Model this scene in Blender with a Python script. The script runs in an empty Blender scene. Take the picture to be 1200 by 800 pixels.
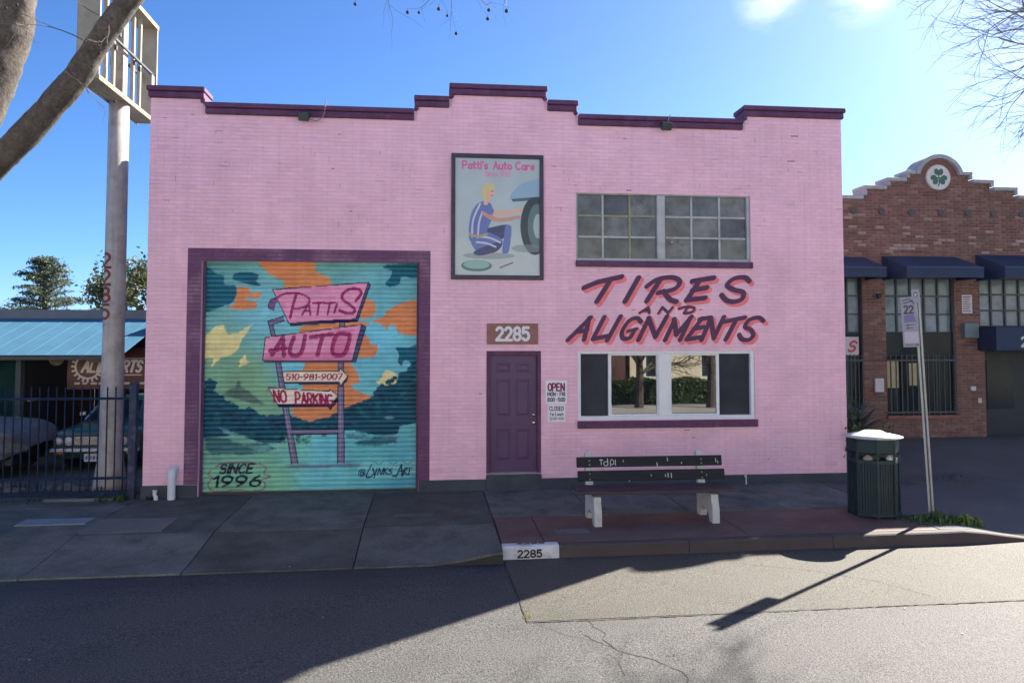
import bpy, bmesh, math, random
import numpy as np
from mathutils import Vector, Matrix, noise as mnoise
R = math.radians
random.seed(7); rng = np.random.default_rng(7)
S = bpy.context.scene
COL = S.collection

# ------------------------------------------------------------------ camera
cam = bpy.data.objects.new('camera', bpy.data.cameras.new('camera')); COL.objects.link(cam); S.camera = cam
cam.location = (0, -13.53, 2.55); cam.rotation_euler = (R(92.7354), 0, R(-6))
cam.data.lens = 27; cam.data.sensor_width = 36; cam.data.shift_y = -.0333
cam.data.clip_end = 3000; cam.data.clip_start = .05
# ------------------------------------------------------------------ sky
SUN_EL, SUN_AZ = R(32.2), R(51.9)          # sun stands behind and to the right of the buildings
W = bpy.data.worlds.new('World'); S.world = W; W.use_nodes = True
nt = W.node_tree; bg = nt.nodes['Background']
sk = nt.nodes.new('ShaderNodeTexSky'); sk.sky_type = 'NISHITA'; sk.sun_disc = False
sk.sun_elevation = SUN_EL; sk.sun_rotation = SUN_AZ
sk.air_density = .6; sk.dust_density = .52; sk.ozone_density = 8; sk.altitude = 0
tc = nt.nodes.new('ShaderNodeTexCoord')
def wnode(t, **k):
    n = nt.nodes.new(t)
    for a, b in k.items(): setattr(n, a, b)
    return n
# sparse fair weather wisps: stretched noise, kept only where a second broad noise is high
mp = wnode('ShaderNodeMapping'); mp.inputs['Scale'].default_value = (1, 1, 2.6); nt.links.new(tc.outputs['Generated'], mp.inputs['Vector'])
n1 = wnode('ShaderNodeTexNoise'); n1.inputs['Scale'].default_value = 11; n1.inputs['Detail'].default_value = 7; n1.inputs['Roughness'].default_value = .62
nt.links.new(mp.outputs[0], n1.inputs['Vector'])
CLOUD_DIRS = [(.385, .83, .40, .045), (.475, .79, .388, .042), (-.6, -.5, .6, .35), (.3, -.85, .35, .3), (-.8, .1, .7, .3)]
acc = None
for (dx, dy, dz, rad) in CLOUD_DIRS:
    v = Vector((dx, dy, dz)).normalized()
    d = wnode('ShaderNodeVectorMath', operation='DISTANCE'); d.inputs[1].default_value = v; nt.links.new(tc.outputs['Generated'], d.inputs[0])
    m = wnode('ShaderNodeMapRange'); m.inputs['From Min'].default_value = rad; m.inputs['From Max'].default_value = rad * .15
    nt.links.new(d.outputs['Value'], m.inputs['Value'])
    if acc is None: acc = m.outputs[0]
    else:
        mx = wnode('ShaderNodeMath', operation='MAXIMUM'); nt.links.new(acc, mx.inputs[0]); nt.links.new(m.outputs[0], mx.inputs[1]); acc = mx.outputs[0]
r1 = wnode('ShaderNodeMapRange'); r1.inputs['From Min'].default_value = .36; r1.inputs['From Max'].default_value = .7; r1.inputs['To Max'].default_value = .75
nt.links.new(n1.outputs['Fac'], r1.inputs['Value'])
mm = wnode('ShaderNodeMath', operation='MULTIPLY'); nt.links.new(acc, mm.inputs[0]); nt.links.new(r1.outputs[0], mm.inputs[1])
mixc = wnode('ShaderNodeMix', data_type='RGBA'); nt.links.new(mm.outputs[0], mixc.inputs['Factor'])
hs = wnode('ShaderNodeHueSaturation'); hs.inputs['Saturation'].default_value = 1.05; nt.links.new(sk.outputs[0], hs.inputs['Color']); nt.links.new(hs.outputs[0], mixc.inputs[6]); mixc.inputs[7].default_value = (6.5, 6.8, 7.2, 1)
nt.links.new(mixc.outputs[2], bg.inputs[0]); bg.inputs[1].default_value = .045
# ------------------------------------------------------------------ sun
sun = bpy.data.objects.new('sun', bpy.data.lights.new('sun', 'SUN')); COL.objects.link(sun)
sun.data.energy = 3.55; sun.data.angle = R(.55); sun.data.color = (1, .93, .82)
sd = Vector((-math.sin(SUN_AZ) * math.cos(SUN_EL), -math.cos(SUN_AZ) * math.cos(SUN_EL), -math.sin(SUN_EL)))
sun.rotation_euler = sd.to_track_quat('-Z', 'Y').to_euler(); sun.location = (20, 20, 30)
# ------------------------------------------------------------------ exposure
vs = S.view_settings; vs.view_transform = 'Standard'; vs.look = 'None'; vs.gamma = 1; vs.use_curve_mapping = False
vs.exposure = 2.52
S.cycles.max_bounces = 6; S.cycles.diffuse_bounces = 4; S.cycles.transparent_max_bounces = 8

# ================================================================== helpers
def lin(c):
    c = np.asarray(c, float) / 255.
    return np.where(c <= .04045, c / 12.92, ((c + .055) / 1.055) ** 2.4)
SHADE = np.array([.80, .85, .99])          # light level of the open shade: photographed shade colour -> paint colour
def alb(*c):
    return tuple(np.clip(lin(c) / SHADE, .004, .92))
ORG = {}
def thing(name, label, cat, loc=(0, 0, 0), group=None, kind=None):
    o = bpy.data.objects.new(name, None); COL.objects.link(o); o.location = loc; o.empty_display_size = .1
    ORG[o.name] = Vector(loc)
    if kind: o['kind'] = kind
    if label: o['label'] = label
    if cat: o['category'] = cat
    if group: o['group'] = group
    return o
def tag(o, label, cat, group=None):
    o['label'] = label; o['category'] = cat
    if group: o['group'] = group
    return o
def smooth_faces(me):
    me.polygons.foreach_set('use_smooth', np.ones(len(me.polygons), bool))
def link(me, name, mat, parent=None, origin=None, kind=None, label=None):
    o = bpy.data.objects.new(name, me); COL.objects.link(o)
    if mat: me.materials.append(mat)
    if parent is not None:
        o.parent = parent; base = ORG[parent.name]
    else: base = Vector((0, 0, 0))
    org = Vector(origin) if origin is not None else base
    me.transform(Matrix.Translation(-org)); o.location = org - base; ORG[o.name] = org
    if kind: o['kind'] = kind
    if label: o['label'] = label
    return o
class MB:
    def __init__(s): s.v = []; s.f = []; s.c = []
    def add(s, vs, fs, col=None):
        n = len(s.v); s.v += [tuple(v) for v in vs]; s.f += [tuple(i + n for i in f) for f in fs]; s.c += [col] * len(fs); return s
    def box(s, x0, x1, y0, y1, z0, z1, col=None, M=None):
        vs = [Vector(p) for p in ((x0, y0, z0), (x1, y0, z0), (x1, y1, z0), (x0, y1, z0), (x0, y0, z1), (x1, y0, z1), (x1, y1, z1), (x0, y1, z1))]
        if M is not None: vs = [M @ v for v in vs]
        return s.add(vs, [(0, 3, 2, 1), (4, 5, 6, 7), (0, 1, 5, 4), (1, 2, 6, 5), (2, 3, 7, 6), (3, 0, 4, 7)], col)
    def prism(s, poly, axis, a0, a1, col=None, M=None):
        """poly: 2-D outline in the two other axes (in order), extruded along axis 'x','y' or 'z'"""
        n = len(poly)
        def P(p, a): return {'x': (a, p[0], p[1]), 'y': (p[0], a, p[1]), 'z': (p[0], p[1], a)}[axis]
        vs = [Vector(P(p, a0)) for p in poly] + [Vector(P(p, a1)) for p in poly]
        if M is not None: vs = [M @ v for v in vs]
        fs = [tuple(range(n))[::-1], tuple(range(n, 2 * n))] + [(i, (i + 1) % n, n + (i + 1) % n, n + i) for i in range(n)]
        return s.add(vs, fs, col)
    def tube(s, pts, rad, n=8, cap=True, col=None):
        pts = [Vector(p) for p in pts]
        if not hasattr(rad, '__len__'): rad = [rad] * len(pts)
        rings = []; up = None
        for i, p in enumerate(pts):
            t = (pts[min(i + 1, len(pts) - 1)] - pts[max(i - 1, 0)]).normalized()
            if up is None:
                up = Vector((0, 0, 1)) if abs(t.z) < .9 else Vector((1, 0, 0))
            a = (up - t * up.dot(t)).normalized(); b = t.cross(a); up = a
            rings.append([p + (a * math.cos(k * 2 * math.pi / n) + b * math.sin(k * 2 * math.pi / n)) * rad[i] for k in range(n)])
        vs = [v for r in rings for v in r]; fs = []
        for i in range(len(rings) - 1):
            for k in range(n): fs.append((i * n + k, i * n + (k + 1) % n, (i + 1) * n + (k + 1) % n, (i + 1) * n + k))
        if cap: fs += [tuple(range(n))[::-1], tuple(range((len(rings) - 1) * n, len(rings) * n))]
        return s.add(vs, fs, col)
    def lathe(s, cx, cy, prof, n=16, a0=0, col=None, cap=True):
        vs = []; fs = []
        for r, z in prof:
            vs += [(cx + r * math.cos(a0 + k * 2 * math.pi / n), cy + r * math.sin(a0 + k * 2 * math.pi / n), z) for k in range(n)]
        for i in range(len(prof) - 1):
            for k in range(n): fs.append((i * n + k, i * n + (k + 1) % n, (i + 1) * n + (k + 1) % n, (i + 1) * n + k))
        if cap: fs += [tuple(range(n))[::-1], tuple(range((len(prof) - 1) * n, len(prof) * n))]
        return s.add(vs, fs, col)
    def mesh(s, name):
        me = bpy.data.meshes.new(name); me.from_pydata(s.v, [], s.f)
        if any(c is not None for c in s.c):
            at = me.color_attributes.new('tint', 'FLOAT_COLOR', 'CORNER'); cols = []
            for p, c in zip(me.polygons, s.c): cols += list((c or (1, 1, 1))[:3]) + [1.] if p.loop_total == 1 else (list((c or (1, 1, 1))[:3]) + [1.]) * p.loop_total
            at.data.foreach_set('color', cols)
        me.update(); return me
    def build(s, name, mat, parent=None, smooth=False, bevel=0, seg=1, **k):
        me = s.mesh(name)
        if smooth: smooth_faces(me)
        o = link(me, name, mat, parent, **k)
        if bevel:
            m = o.modifiers.new('bevel', 'BEVEL'); m.width = bevel; m.segments = seg; m.limit_method = 'ANGLE'; m.angle_limit = R(35)
        return o
def np_mesh(name, V, F, cols=None, smooth=True):
    V = np.asarray(V, np.float32); F = np.asarray(F, np.int32); me = bpy.data.meshes.new(name)
    me.vertices.add(len(V)); me.vertices.foreach_set('co', V.ravel())
    k = F.shape[1]; me.loops.add(F.size); me.loops.foreach_set('vertex_index', F.ravel())
    me.polygons.add(len(F)); me.polygons.foreach_set('loop_start', np.arange(0, F.size, k, dtype=np.int32))
    try: me.polygons.foreach_set('loop_total', np.full(len(F), k, np.int32))
    except Exception: pass
    me.update(calc_edges=True)
    if cols is not None:
        at = me.color_attributes.new('tint', 'FLOAT_COLOR', 'POINT')
        at.data.foreach_set('color', np.c_[cols, np.ones(len(cols))].astype(np.float32).ravel())
    if smooth: smooth_faces(me)
    return me
def grid_faces(nx, nz):
    i = np.arange(nx * nz).reshape(nz, nx)
    return np.stack([i[:-1, :-1], i[:-1, 1:], i[1:, 1:], i[1:, :-1]], -1).reshape(-1, 4)

# ------------------------------------------------------------------ materials
MATS = {}
def mat(name, col=(.5, .5, .5), rough=.7, var=.12, scale=3., bump=0., bscale=60., metal=0., spec=.5, attr=False,
        dirt=None, dscale=1.5, damt=.5, fine=0., fscale=150., sx=(1, 1, 1), coat=0., ior=None, backfac=0., streak=0.):
    if name in MATS: return MATS[name]
    m = bpy.data.materials.new(name); m.use_nodes = True; t = m.node_tree; N = t.nodes; L = t.links
    b = N['Principled BSDF']; b.inputs['Roughness'].default_value = rough; b.inputs['Metallic'].default_value = metal
    b.inputs['Specular IOR Level'].default_value = spec
    if ior: b.inputs['IOR'].default_value = ior
    if coat: b.inputs['Coat Weight'].default_value = coat; b.inputs['Coat Roughness'].default_value = .045
    geo = N.new('ShaderNodeNewGeometry'); mp = N.new('ShaderNodeMapping'); mp.inputs['Scale'].default_value = sx
    L.new(geo.outputs['Position'], mp.inputs['Vector'])
    if attr:
        a = N.new('ShaderNodeAttribute'); a.attribute_name = 'tint'; base = a.outputs['Color']
    else:
        a = N.new('ShaderNodeRGB'); a.outputs[0].default_value = (*col[:3], 1); base = a.outputs[0]
    def noise_tex(sc, det=5, ro=.6, vec=None):
        n = N.new('ShaderNodeTexNoise'); n.inputs['Scale'].default_value = sc; n.inputs['Detail'].default_value = det; n.inputs['Roughness'].default_value = ro
        L.new(vec or mp.outputs[0], n.inputs['Vector']); return n.outputs['Fac']
    def rng_(v, a0, a1, b0, b1):
        r = N.new('ShaderNodeMapRange'); L.new(v, r.inputs['Value'])
        for k, x in zip(('From Min', 'From Max', 'To Min', 'To Max'), (a0, a1, b0, b1)): r.inputs[k].default_value = x
        return r.outputs[0]
    def mulc(c, f):
        x = N.new('ShaderNodeVectorMath'); x.operation = 'SCALE'; L.new(c, x.inputs[0]); L.new(f, x.inputs['Scale']); return x.outputs[0]
    c = base
    if var: c = mulc(c, rng_(noise_tex(scale), .3, .7, 1 - var, 1 + var))
    if fine: c = mulc(c, rng_(noise_tex(fscale, 3, .7), .3, .7, 1 - fine, 1 + fine))
    if streak:
        m2 = N.new('ShaderNodeMapping'); m2.inputs['Scale'].default_value = (6.5, 6.5, .3); L.new(geo.outputs['Position'], m2.inputs['Vector'])
        c = mulc(c, rng_(noise_tex(1.6, 6, .65, m2.outputs[0]), .45, .75, 1., 1 - streak))
    if dirt is not None:
        mx = N.new('ShaderNodeMix'); mx.data_type = 'RGBA'; L.new(rng_(noise_tex(dscale, 8, .68), .5, .72, 0, damt), mx.inputs['Factor'])
        L.new(c, mx.inputs[6]); mx.inputs[7].default_value = (*dirt, 1); c = mx.outputs[2]
    L.new(c, b.inputs['Base Color'])
    if bump:
        bp = N.new('ShaderNodeBump'); bp.inputs['Strength'].default_value = bump; bp.inputs['Distance'].default_value = .01
        L.new(noise_tex(bscale, 4, .65), bp.inputs['Height']); L.new(bp.outputs[0], b.inputs['Normal'])
    MATS[name] = m; return m
def leafmat(name, col, var=.3, rough=.55):
    if name in MATS: return MATS[name]
    m = mat(name, col, rough=rough, var=var, scale=2.2, attr=True); b = m.node_tree.nodes['Principled BSDF']
    N = m.node_tree.nodes; L = m.node_tree.links
    tr = N.new('ShaderNodeBsdfTranslucent'); mx = N.new('ShaderNodeMixShader'); mx.inputs[0].default_value = .3
    L.new(b.inputs['Base Color'].links[0].from_socket, tr.inputs['Color'])
    L.new(b.outputs[0], mx.inputs[1]); L.new(tr.outputs[0], mx.inputs[2]); L.new(mx.outputs[0], N['Material Output'].inputs['Surface'])
    return m
def glassmat(name, col=(.02, .025, .03), rough=.03, ior=1.9, dirt=None, damt=.5, dscale=4., var=.2):
    m = mat(name, col, rough=rough, var=var, scale=3, dirt=dirt, damt=damt, dscale=dscale, ior=ior)
    return m
# ================================================================== flat paint: a raster painted by code, carried as vertex colours
def catmull(pts, n=6, closed=False):
    P = [np.array(p, float) for p in pts]; out = []
    m = len(P)
    for i in range(m if closed else m - 1):
        if closed: p0, p1, p2, p3 = P[i - 1], P[i], P[(i + 1) % m], P[(i + 2) % m]
        else: p0, p1, p2, p3 = P[max(i - 1, 0)], P[i], P[i + 1], P[min(i + 2, m - 1)]
        for k in range(n):
            t = k / n
            out.append(.5 * ((2 * p1) + (-p0 + p2) * t + (2 * p0 - 5 * p1 + 4 * p2 - p3) * t * t + (-p0 + 3 * p1 - 3 * p2 + p3) * t ** 3))
    if not closed: out.append(P[-1])
    return np.array(out)
class Canvas:
    """x right, y down, in units; ppu pixels per unit"""
    def __init__(s, x0, y0, x1, y1, ppu, base=None):
        s.x0, s.y0, s.x1, s.y1, s.p = x0, y0, x1, y1, ppu
        s.W = int(round((x1 - x0) * ppu)); s.H = int(round((y1 - y0) * ppu))
        s.a = np.zeros((s.H, s.W, 3)); s.m = np.zeros((s.H, s.W))
        if base is not None: s.a[:] = base; s.m[:] = 1
    def region(s, xa, ya, xb, yb):
        i0 = max(0, int((xa - s.x0) * s.p) - 2); i1 = min(s.W, int((xb - s.x0) * s.p) + 3)
        j0 = max(0, int((ya - s.y0) * s.p) - 2); j1 = min(s.H, int((yb - s.y0) * s.p) + 3)
        if i1 <= i0 or j1 <= j0: return None
        X = s.x0 + (np.arange(i0, i1) + .5) / s.p; Y = s.y0 + (np.arange(j0, j1) + .5) / s.p
        return (slice(j0, j1), slice(i0, i1)), X[None, :], Y[:, None]
    def put(s, sl, mask, col, al=1.):
        k = (mask * al)[..., None]; s.a[sl] = s.a[sl] * (1 - k) + np.asarray(col) * k; s.m[sl] = np.maximum(s.m[sl], mask * al)
    def poly(s, pts, col, al=1., wob=0., wf=.15, soft=0.):
        P = np.array(pts, float)
        pad = wob * 2 + soft
        r = s.region(P[:, 0].min() - pad, P[:, 1].min() - pad, P[:, 0].max() + pad, P[:, 1].max() + pad)
        if r is None: return
        sl, X, Y = r; X = np.broadcast_to(X, (Y.shape[0], X.shape[1])).copy(); Y = np.broadcast_to(Y, X.shape).copy()
        if wob:
            n1, n2 = smooth_noise(X * wf, Y * wf, 1), smooth_noise(X * wf, Y * wf, 2)
            X = X + wob * n1; Y = Y + wob * n2
        ins = np.zeros(X.shape, bool); n = len(P)
        for i in range(n):
            (xa, ya), (xb, yb) = P[i], P[(i + 1) % n]
            if ya == yb: continue
            c = ((ya > Y) != (yb > Y)) & (X < (xb - xa) * (Y - ya) / (yb - ya) + xa); ins ^= c
        mk = ins.astype(float)
        if soft:
            k = max(1, int(soft * s.p))
            for ax in (0, 1):
                for _ in range(2):
                    ker = np.ones(2 * k + 1) / (2 * k + 1); mk = np.apply_along_axis(lambda v: np.convolve(np.pad(v, k, 'edge'), ker, 'valid'), ax, mk)
        s.put(sl, mk, col, al)
    def blob(s, pts, col, al=1., wob=2.5, wf=.1, soft=0.): s.poly(catmull(pts, 5, True), col, al, wob, wf, soft)
    def stroke(s, pts, w, col, al=1., pen=None, curve=False, w1=None):
        """pen=(angle, ratio): a flat brush, thinner across that angle; w1 = width at the end of the stroke"""
        P = catmull(pts, 6) if curve and len(pts) > 2 else np.array(pts, float)
        r = s.region(P[:, 0].min() - w, P[:, 1].min() - w, P[:, 0].max() + w, P[:, 1].max() + w)
        if r is None: return
        sl, X, Y = r
        if pen:
            ca, sa = math.cos(pen[0]), math.sin(pen[0])
            T = lambda x, y: (x * ca + y * sa, (-x * sa + y * ca) / pen[1])
        else: T = lambda x, y: (x + 0 * y, y + 0 * x)
        U, V = T(X, Y); d = np.full(np.broadcast(X, Y).shape, 1e9); n = len(P) - 1
        for i in range(n):
            ua, va = T(*P[i]); ub, vb = T(*P[i + 1]); L2 = (ub - ua) ** 2 + (vb - va) ** 2 + 1e-12
            t = np.clip(((U - ua) * (ub - ua) + (V - va) * (vb - va)) / L2, 0, 1)
            dd = np.hypot(U - ua - t * (ub - ua), V - va - t * (vb - va))
            if w1 is not None: dd = dd - ((w + (w1 - w) * (i + t) / n) - w) / 2
            d = np.minimum(d, dd)
        s.put(sl, np.clip((w / 2 - d) * s.p + .5, 0, 1), col, al)
    def ellipse(s, cx, cy, rx, ry, col, al=1., rot=0.):
        t = np.linspace(0, 2 * math.pi, 40, endpoint=False); c, q = math.cos(rot), math.sin(rot)
        s.poly([(cx + rx * math.cos(a) * c - ry * math.sin(a) * q, cy + rx * math.cos(a) * q + ry * math.sin(a) * c) for a in t], col, al)
    def text(s, txt, x, y, w, h, sw, col, slant=0., pen=None, f=None, al=1.):
        """letters of a single stroke alphabet fitted into the box x..x+w, y..y+h (top left)"""
        widths = [GW.get(ch, .62) for ch in txt]; gap = .2; tot = sum(widths) + gap * (len(txt) - 1); k = w / tot; cx = 0
        for ch, gw in zip(txt, widths):
            for pl in GLY.get(ch, []):
                pts = [(x + (cx + px) * k + slant * h * (py - .5), y + h * (1 - py)) for px, py in pl]
                if f: pts = [f(*p) for p in pts]
                s.stroke(pts, sw, col, al, pen)
            cx += gw + gap
def smooth_noise(X, Y, seed=0):
    """cheap value noise -1..1"""
    r = np.random.default_rng(seed).uniform(-1, 1, (64, 64))
    out = 0
    for o, am in ((1, .6), (2.1, .3), (4.3, .2)):
        x = X * o + 100; y = Y * o + 100; i = np.floor(x).astype(int); j = np.floor(y).astype(int); fx = x - i; fy = y - j
        fx = fx * fx * (3 - 2 * fx); fy = fy * fy * (3 - 2 * fy)
        a = r[j % 64, i % 64]; b = r[j % 64, (i + 1) % 64]; c = r[(j + 1) % 64, i % 64]; d = r[(j + 1) % 64, (i + 1) % 64]
        out = out + am * ((a * (1 - fx) + b * fx) * (1 - fy) + (c * (1 - fx) + d * fx) * fy)
    return out
def A(cx, cy, rx, ry, a0, a1, n=9):
    return [(cx + rx * math.cos(R(a0 + (a1 - a0) * i / (n - 1))), cy + ry * math.sin(R(a0 + (a1 - a0) * i / (n - 1)))) for i in range(n)]
GW = {'I': .06, '1': .25, '-': .35, '.': .06, ' ': .3, 'M': .8, 'W': .9, '@': .85, '_': .45, ':': .06, 'i': .06, 'l': .06, "'": .05, 't': .34, 's': .42, 'r': .36, 'u': .46, 'n': .46, 'c': .44, 'e': .48, 'a': .48, 'o': .5, 'f': .36, 'h': .46}
GLY = {
 'A': [[(0, 0), (.31, 1), (.62, 0)], [(.11, .36), (.51, .36)]], 'B': [[(0, 0), (0, 1), (.35, 1)] + A(.35, .77, .22, .23, 90, -90)[1:] + [(0, .54)], [(.35, .54)] + A(.36, .27, .26, .27, 90, -90) + [(0, 0)]],
 'C': [A(.34, .5, .34, .5, 50, 310, 14)], 'D': [[(0, 0), (0, 1), (.25, 1)] + A(.25, .5, .36, .5, 90, -90, 12) + [(0, 0)]],
 'E': [[(.52, 1), (0, 1), (0, 0), (.54, 0)], [(0, .53), (.44, .53)]], 'F': [[(.52, 1), (0, 1), (0, 0)], [(0, .52), (.42, .52)]],
 'G': [A(.34, .5, .34, .5, 50, 340, 15) + [(.66, .44), (.36, .44)]], 'H': [[(0, 0), (0, 1)], [(.6, 0), (.6, 1)], [(0, .52), (.6, .52)]],
 'I': [[(.03, 0), (.03, 1)]], 'K': [[(0, 0), (0, 1)], [(.58, 1), (0, .42)], [(.2, .6), (.6, 0)]], 'L': [[(0, 1), (0, 0), (.52, 0)]],
 'M': [[(0, 0), (.05, 1), (.4, .3), (.75, 1), (.8, 0)]], 'N': [[(0, 0), (0, 1), (.6, 0), (.6, 1)]], 'O': [A(.33, .5, .33, .5, 90, 450, 20)],
 'P': [[(0, 0), (0, 1), (.33, 1)] + A(.33, .73, .25, .27, 90, -90)[1:] + [(0, .46)]], 'R': [[(0, 0), (0, 1), (.33, 1)] + A(.33, .74, .25, .26, 90, -90)[1:] + [(0, .48)], [(.28, .48), (.6, 0)]],
 'S': [[(.56, .84)] + A(.3, .75, .26, .25, 40, 250, 10) + A(.3, .26, .28, .26, 80, -140, 10)], 'T': [[(0, 1), (.62, 1)], [(.31, 1), (.31, 0)]], 'U': [[(0, 1), (0, .3)] + A(.3, .3, .3, .3, 180, 360) + [(.6, 1)]],
 'V': [[(0, 1), (.3, 0), (.6, 1)]], 'W': [[(0, 1), (.22, 0), (.45, .7), (.68, 0), (.9, 1)]], 'Y': [[(0, 1), (.3, .5), (.6, 1)], [(.3, .5), (.3, 0)]],
 '0': [A(.31, .5, .31, .5, 90, 450, 20)], '1': [[(0, .78), (.2, 1), (.2, 0)]], '2': [A(.29, .72, .28, .28, 160, -35, 10) + [(0, 0), (.6, 0)]],
 '3': [A(.28, .75, .26, .25, 150, -90, 9), A(.28, .26, .3, .26, 90, -150, 10)], '4': [[(.45, 0), (.45, 1), (0, .3), (.62, .3)]], '5': [[(.54, 1), (.08, 1), (.04, .56)] + A(.28, .33, .3, .33, 125, -145, 12)],
 '6': [[(.5, .98), (.2, .72)] + A(.3, .3, .29, .3, 150, 510, 18)], '7': [[(0, 1), (.58, 1), (.2, 0)]], '8': [A(.3, .75, .25, .25, -90, 270, 16), A(.3, .26, .3, .26, 90, 450, 16)],
 '9': [[(.1, .02), (.42, .3)] + A(.3, .7, .29, .3, -30, 330, 18)], '-': [[(.04, .48), (.3, .48)]], '.': [[(.03, .02), (.03, .05)]], ':': [[(.03, .15), (.03, .2)], [(.03, .6), (.03, .65)]], '_': [[(0, -.05), (.45, -.05)]],
 '@': [A(.42, .45, .4, .45, -50, 290, 18), A(.42, .45, .18, .2, 0, 360, 12), [(.6, .62), (.6, .3), (.72, .28), (.8, .42)]], "'": [[(.03, 1), (.03, .8)]],
 'a': [A(.24, .3, .22, .3, 0, 360, 14), [(.47, .6), (.47, 0)]], 't': [[(.14, .95), (.14, .1), (.3, .02)], [(0, .62), (.32, .62)]], 'i': [[(.03, .6), (.03, 0)], [(.03, .85), (.03, .88)]],
 's': [[(.38, .52)] + A(.2, .45, .18, .15, 60, 250, 8) + A(.2, .15, .2, .15, 70, -140, 8)], 'u': [[(0, .6), (0, .2)] + A(.22, .22, .22, .22, 180, 360) + [(.45, .6), (.45, 0)]], 'o': [A(.25, .3, .24, .3, 0, 360, 14)],
 'r': [[(0, .6), (0, 0)], [(0, .35), (.15, .56), (.34, .58)]], 'e': [[(.02, .3), (.46, .3)] + A(.24, .3, .23, .3, 0, 315, 12)], 'n': [[(0, .6), (0, 0)], [(0, .4)] + A(.22, .36, .22, .24, 150, 0) + [(.45, 0)]], 'c': [A(.24, .3, .23, .3, 45, 315, 11)],
 'f': [[(.36, .95), (.2, .9), (.15, .7), (.15, 0)], [(0, .6), (.32, .6)]], 'h': [[(0, 1), (0, 0)], [(0, .4)] + A(.22, .36, .22, .24, 150, 0) + [(.45, 0)]], 'y': [[(0, .6), (.22, .02)], [(.46, .6), (.12, -.3)]], 'k': [[(0, 1), (0, 0)], [(.42, .6), (0, .22)], [(.15, .35), (.44, 0)]],
 'L2': []}
def sample(cv, U, V):
    """area-ish sample of a canvas at unit coordinates"""
    i = np.clip(((U - cv.x0) * cv.p).astype(int), 0, cv.W - 1); j = np.clip(((V - cv.y0) * cv.p).astype(int), 0, cv.H - 1)
    return cv.a[j, i]
def paint_cut(name, cv, fn, mtl, parent, thr=.5):
    """only the painted cells of a canvas, as a sheet with its own outline; fn maps unit coordinates to points"""
    j, i = np.nonzero(cv.m > thr); w = cv.W + 1
    quad = np.stack([(j + 1) * w + i, (j + 1) * w + i + 1, j * w + i + 1, j * w + i], -1)
    ids, inv = np.unique(quad.ravel(), return_inverse=True); F = inv.reshape(-1, 4)
    U = cv.x0 + (ids % w) / cv.p; V = cv.y0 + (ids // w) / cv.p
    V3 = fn(U, V)
    cols = np.zeros((len(ids), 3)); cnt = np.zeros(len(ids)); cc = cv.a[j, i]
    for k in range(4): np.add.at(cols, F[:, k], cc); np.add.at(cnt, F[:, k], 1)
    return link(np_mesh(name, V3, F, cols / cnt[:, None], smooth=False), name, mtl, parent)
def paint_panel(name, cv, fn, nx, ny, mtl, parent):
    u = np.linspace(cv.x0, cv.x1, nx); v = np.linspace(cv.y0, cv.y1, ny); U, V = np.meshgrid(u, v)
    F = grid_faces(nx, ny)[:, ::-1]
    return link(np_mesh(name, fn(U.ravel(), V.ravel()), F, sample(cv, U.ravel(), V.ravel()), smooth=False), name, mtl, parent)
# ================================================================== the ground
def sstep(a, b, x):
    t = min(1, max(0, (x - a) / (b - a))); return t * t * (3 - 2 * t)
YK = -3.55                                  # kerb face
def zwalk(y): return .018 * y if y < 0 else 0.
def zdrive(y):
    if y > -1.9: return .018 * y
    return -.034 - .166 * sstep(-1.9, -3.75, y)
def zs(x, y):
    t = sstep(.05, .93, x); r = sstep(7.3, 8.3, x)
    z = zdrive(y) * (1 - t) + zwalk(y) * t
    z = z * (1 - r) + zdrive(y) * r
    if y > 0 and x > 7: z += .37 * sstep(0, 2.3, y)
    return z + .005 * min(9, max(-9, x))
def zr(x, y): return -.222 + .005 * min(9, max(-9, x)) + .012 * max(0, min(5.5, -3.75 - y))
def sheet(mb, x0, x1, y0, y1, f, nx=4, ny=4, lift=0., thick=.08, col=None):
    nx = max(1, nx); ny = max(1, ny)
    xs = [x0 + (x1 - x0) * i / nx for i in range(nx + 1)]; ys = [y0 + (y1 - y0) * j / ny for j in range(ny + 1)]
    top = [(x, y, f(x, y) + lift) for y in ys for x in xs]; w = nx + 1
    fs = [(j * w + i, j * w + i + 1, (j + 1) * w + i + 1, (j + 1) * w + i) for j in range(ny) for i in range(nx)]
    b = len(top); ring = [i for i in range(w)] + [j * w + nx for j in range(1, ny + 1)] + [ny * w + i for i in range(nx - 1, -1, -1)] + [j * w for j in range(ny - 1, 0, -1)]
    low = [(top[i][0], top[i][1], top[i][2] - thick) for i in ring]; n = len(ring)
    fs += [(ring[k], b + k, b + (k + 1) % n, ring[(k + 1) % n]) for k in range(n)]
    mb.add(top + low, fs, col)
def ramped_concrete(name, c1, c2, rough=.85, sp=.35):
    m = mat(name, c1, rough=rough, var=.22, scale=1.1, fine=.16, fscale=130, bump=.5, bscale=140, dirt=c2, dscale=.9, damt=.7, spec=sp)
    return m
M_WALK = mat('concrete_walk', (.105, .107, .108), .85, .32, 1.7, .7, 70, attr=True, fine=.35, fscale=60, dirt=(.055, .056, .052), dscale=2.2, damt=.8, spec=.25)
M_JOINT = mat('joint_dirt', (.035, .034, .033), .95, .2, 5)
# earth sheet out to the horizon
g = MB(); sheet(g, -900, 900, -900, 900, lambda x, y: -.6, 1, 1, 0, .2)
o = g.build('ground', mat('earth', (.12, .11, .09), .95, .25, .05, .3, 20)); o['kind'] = 'structure'
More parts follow.
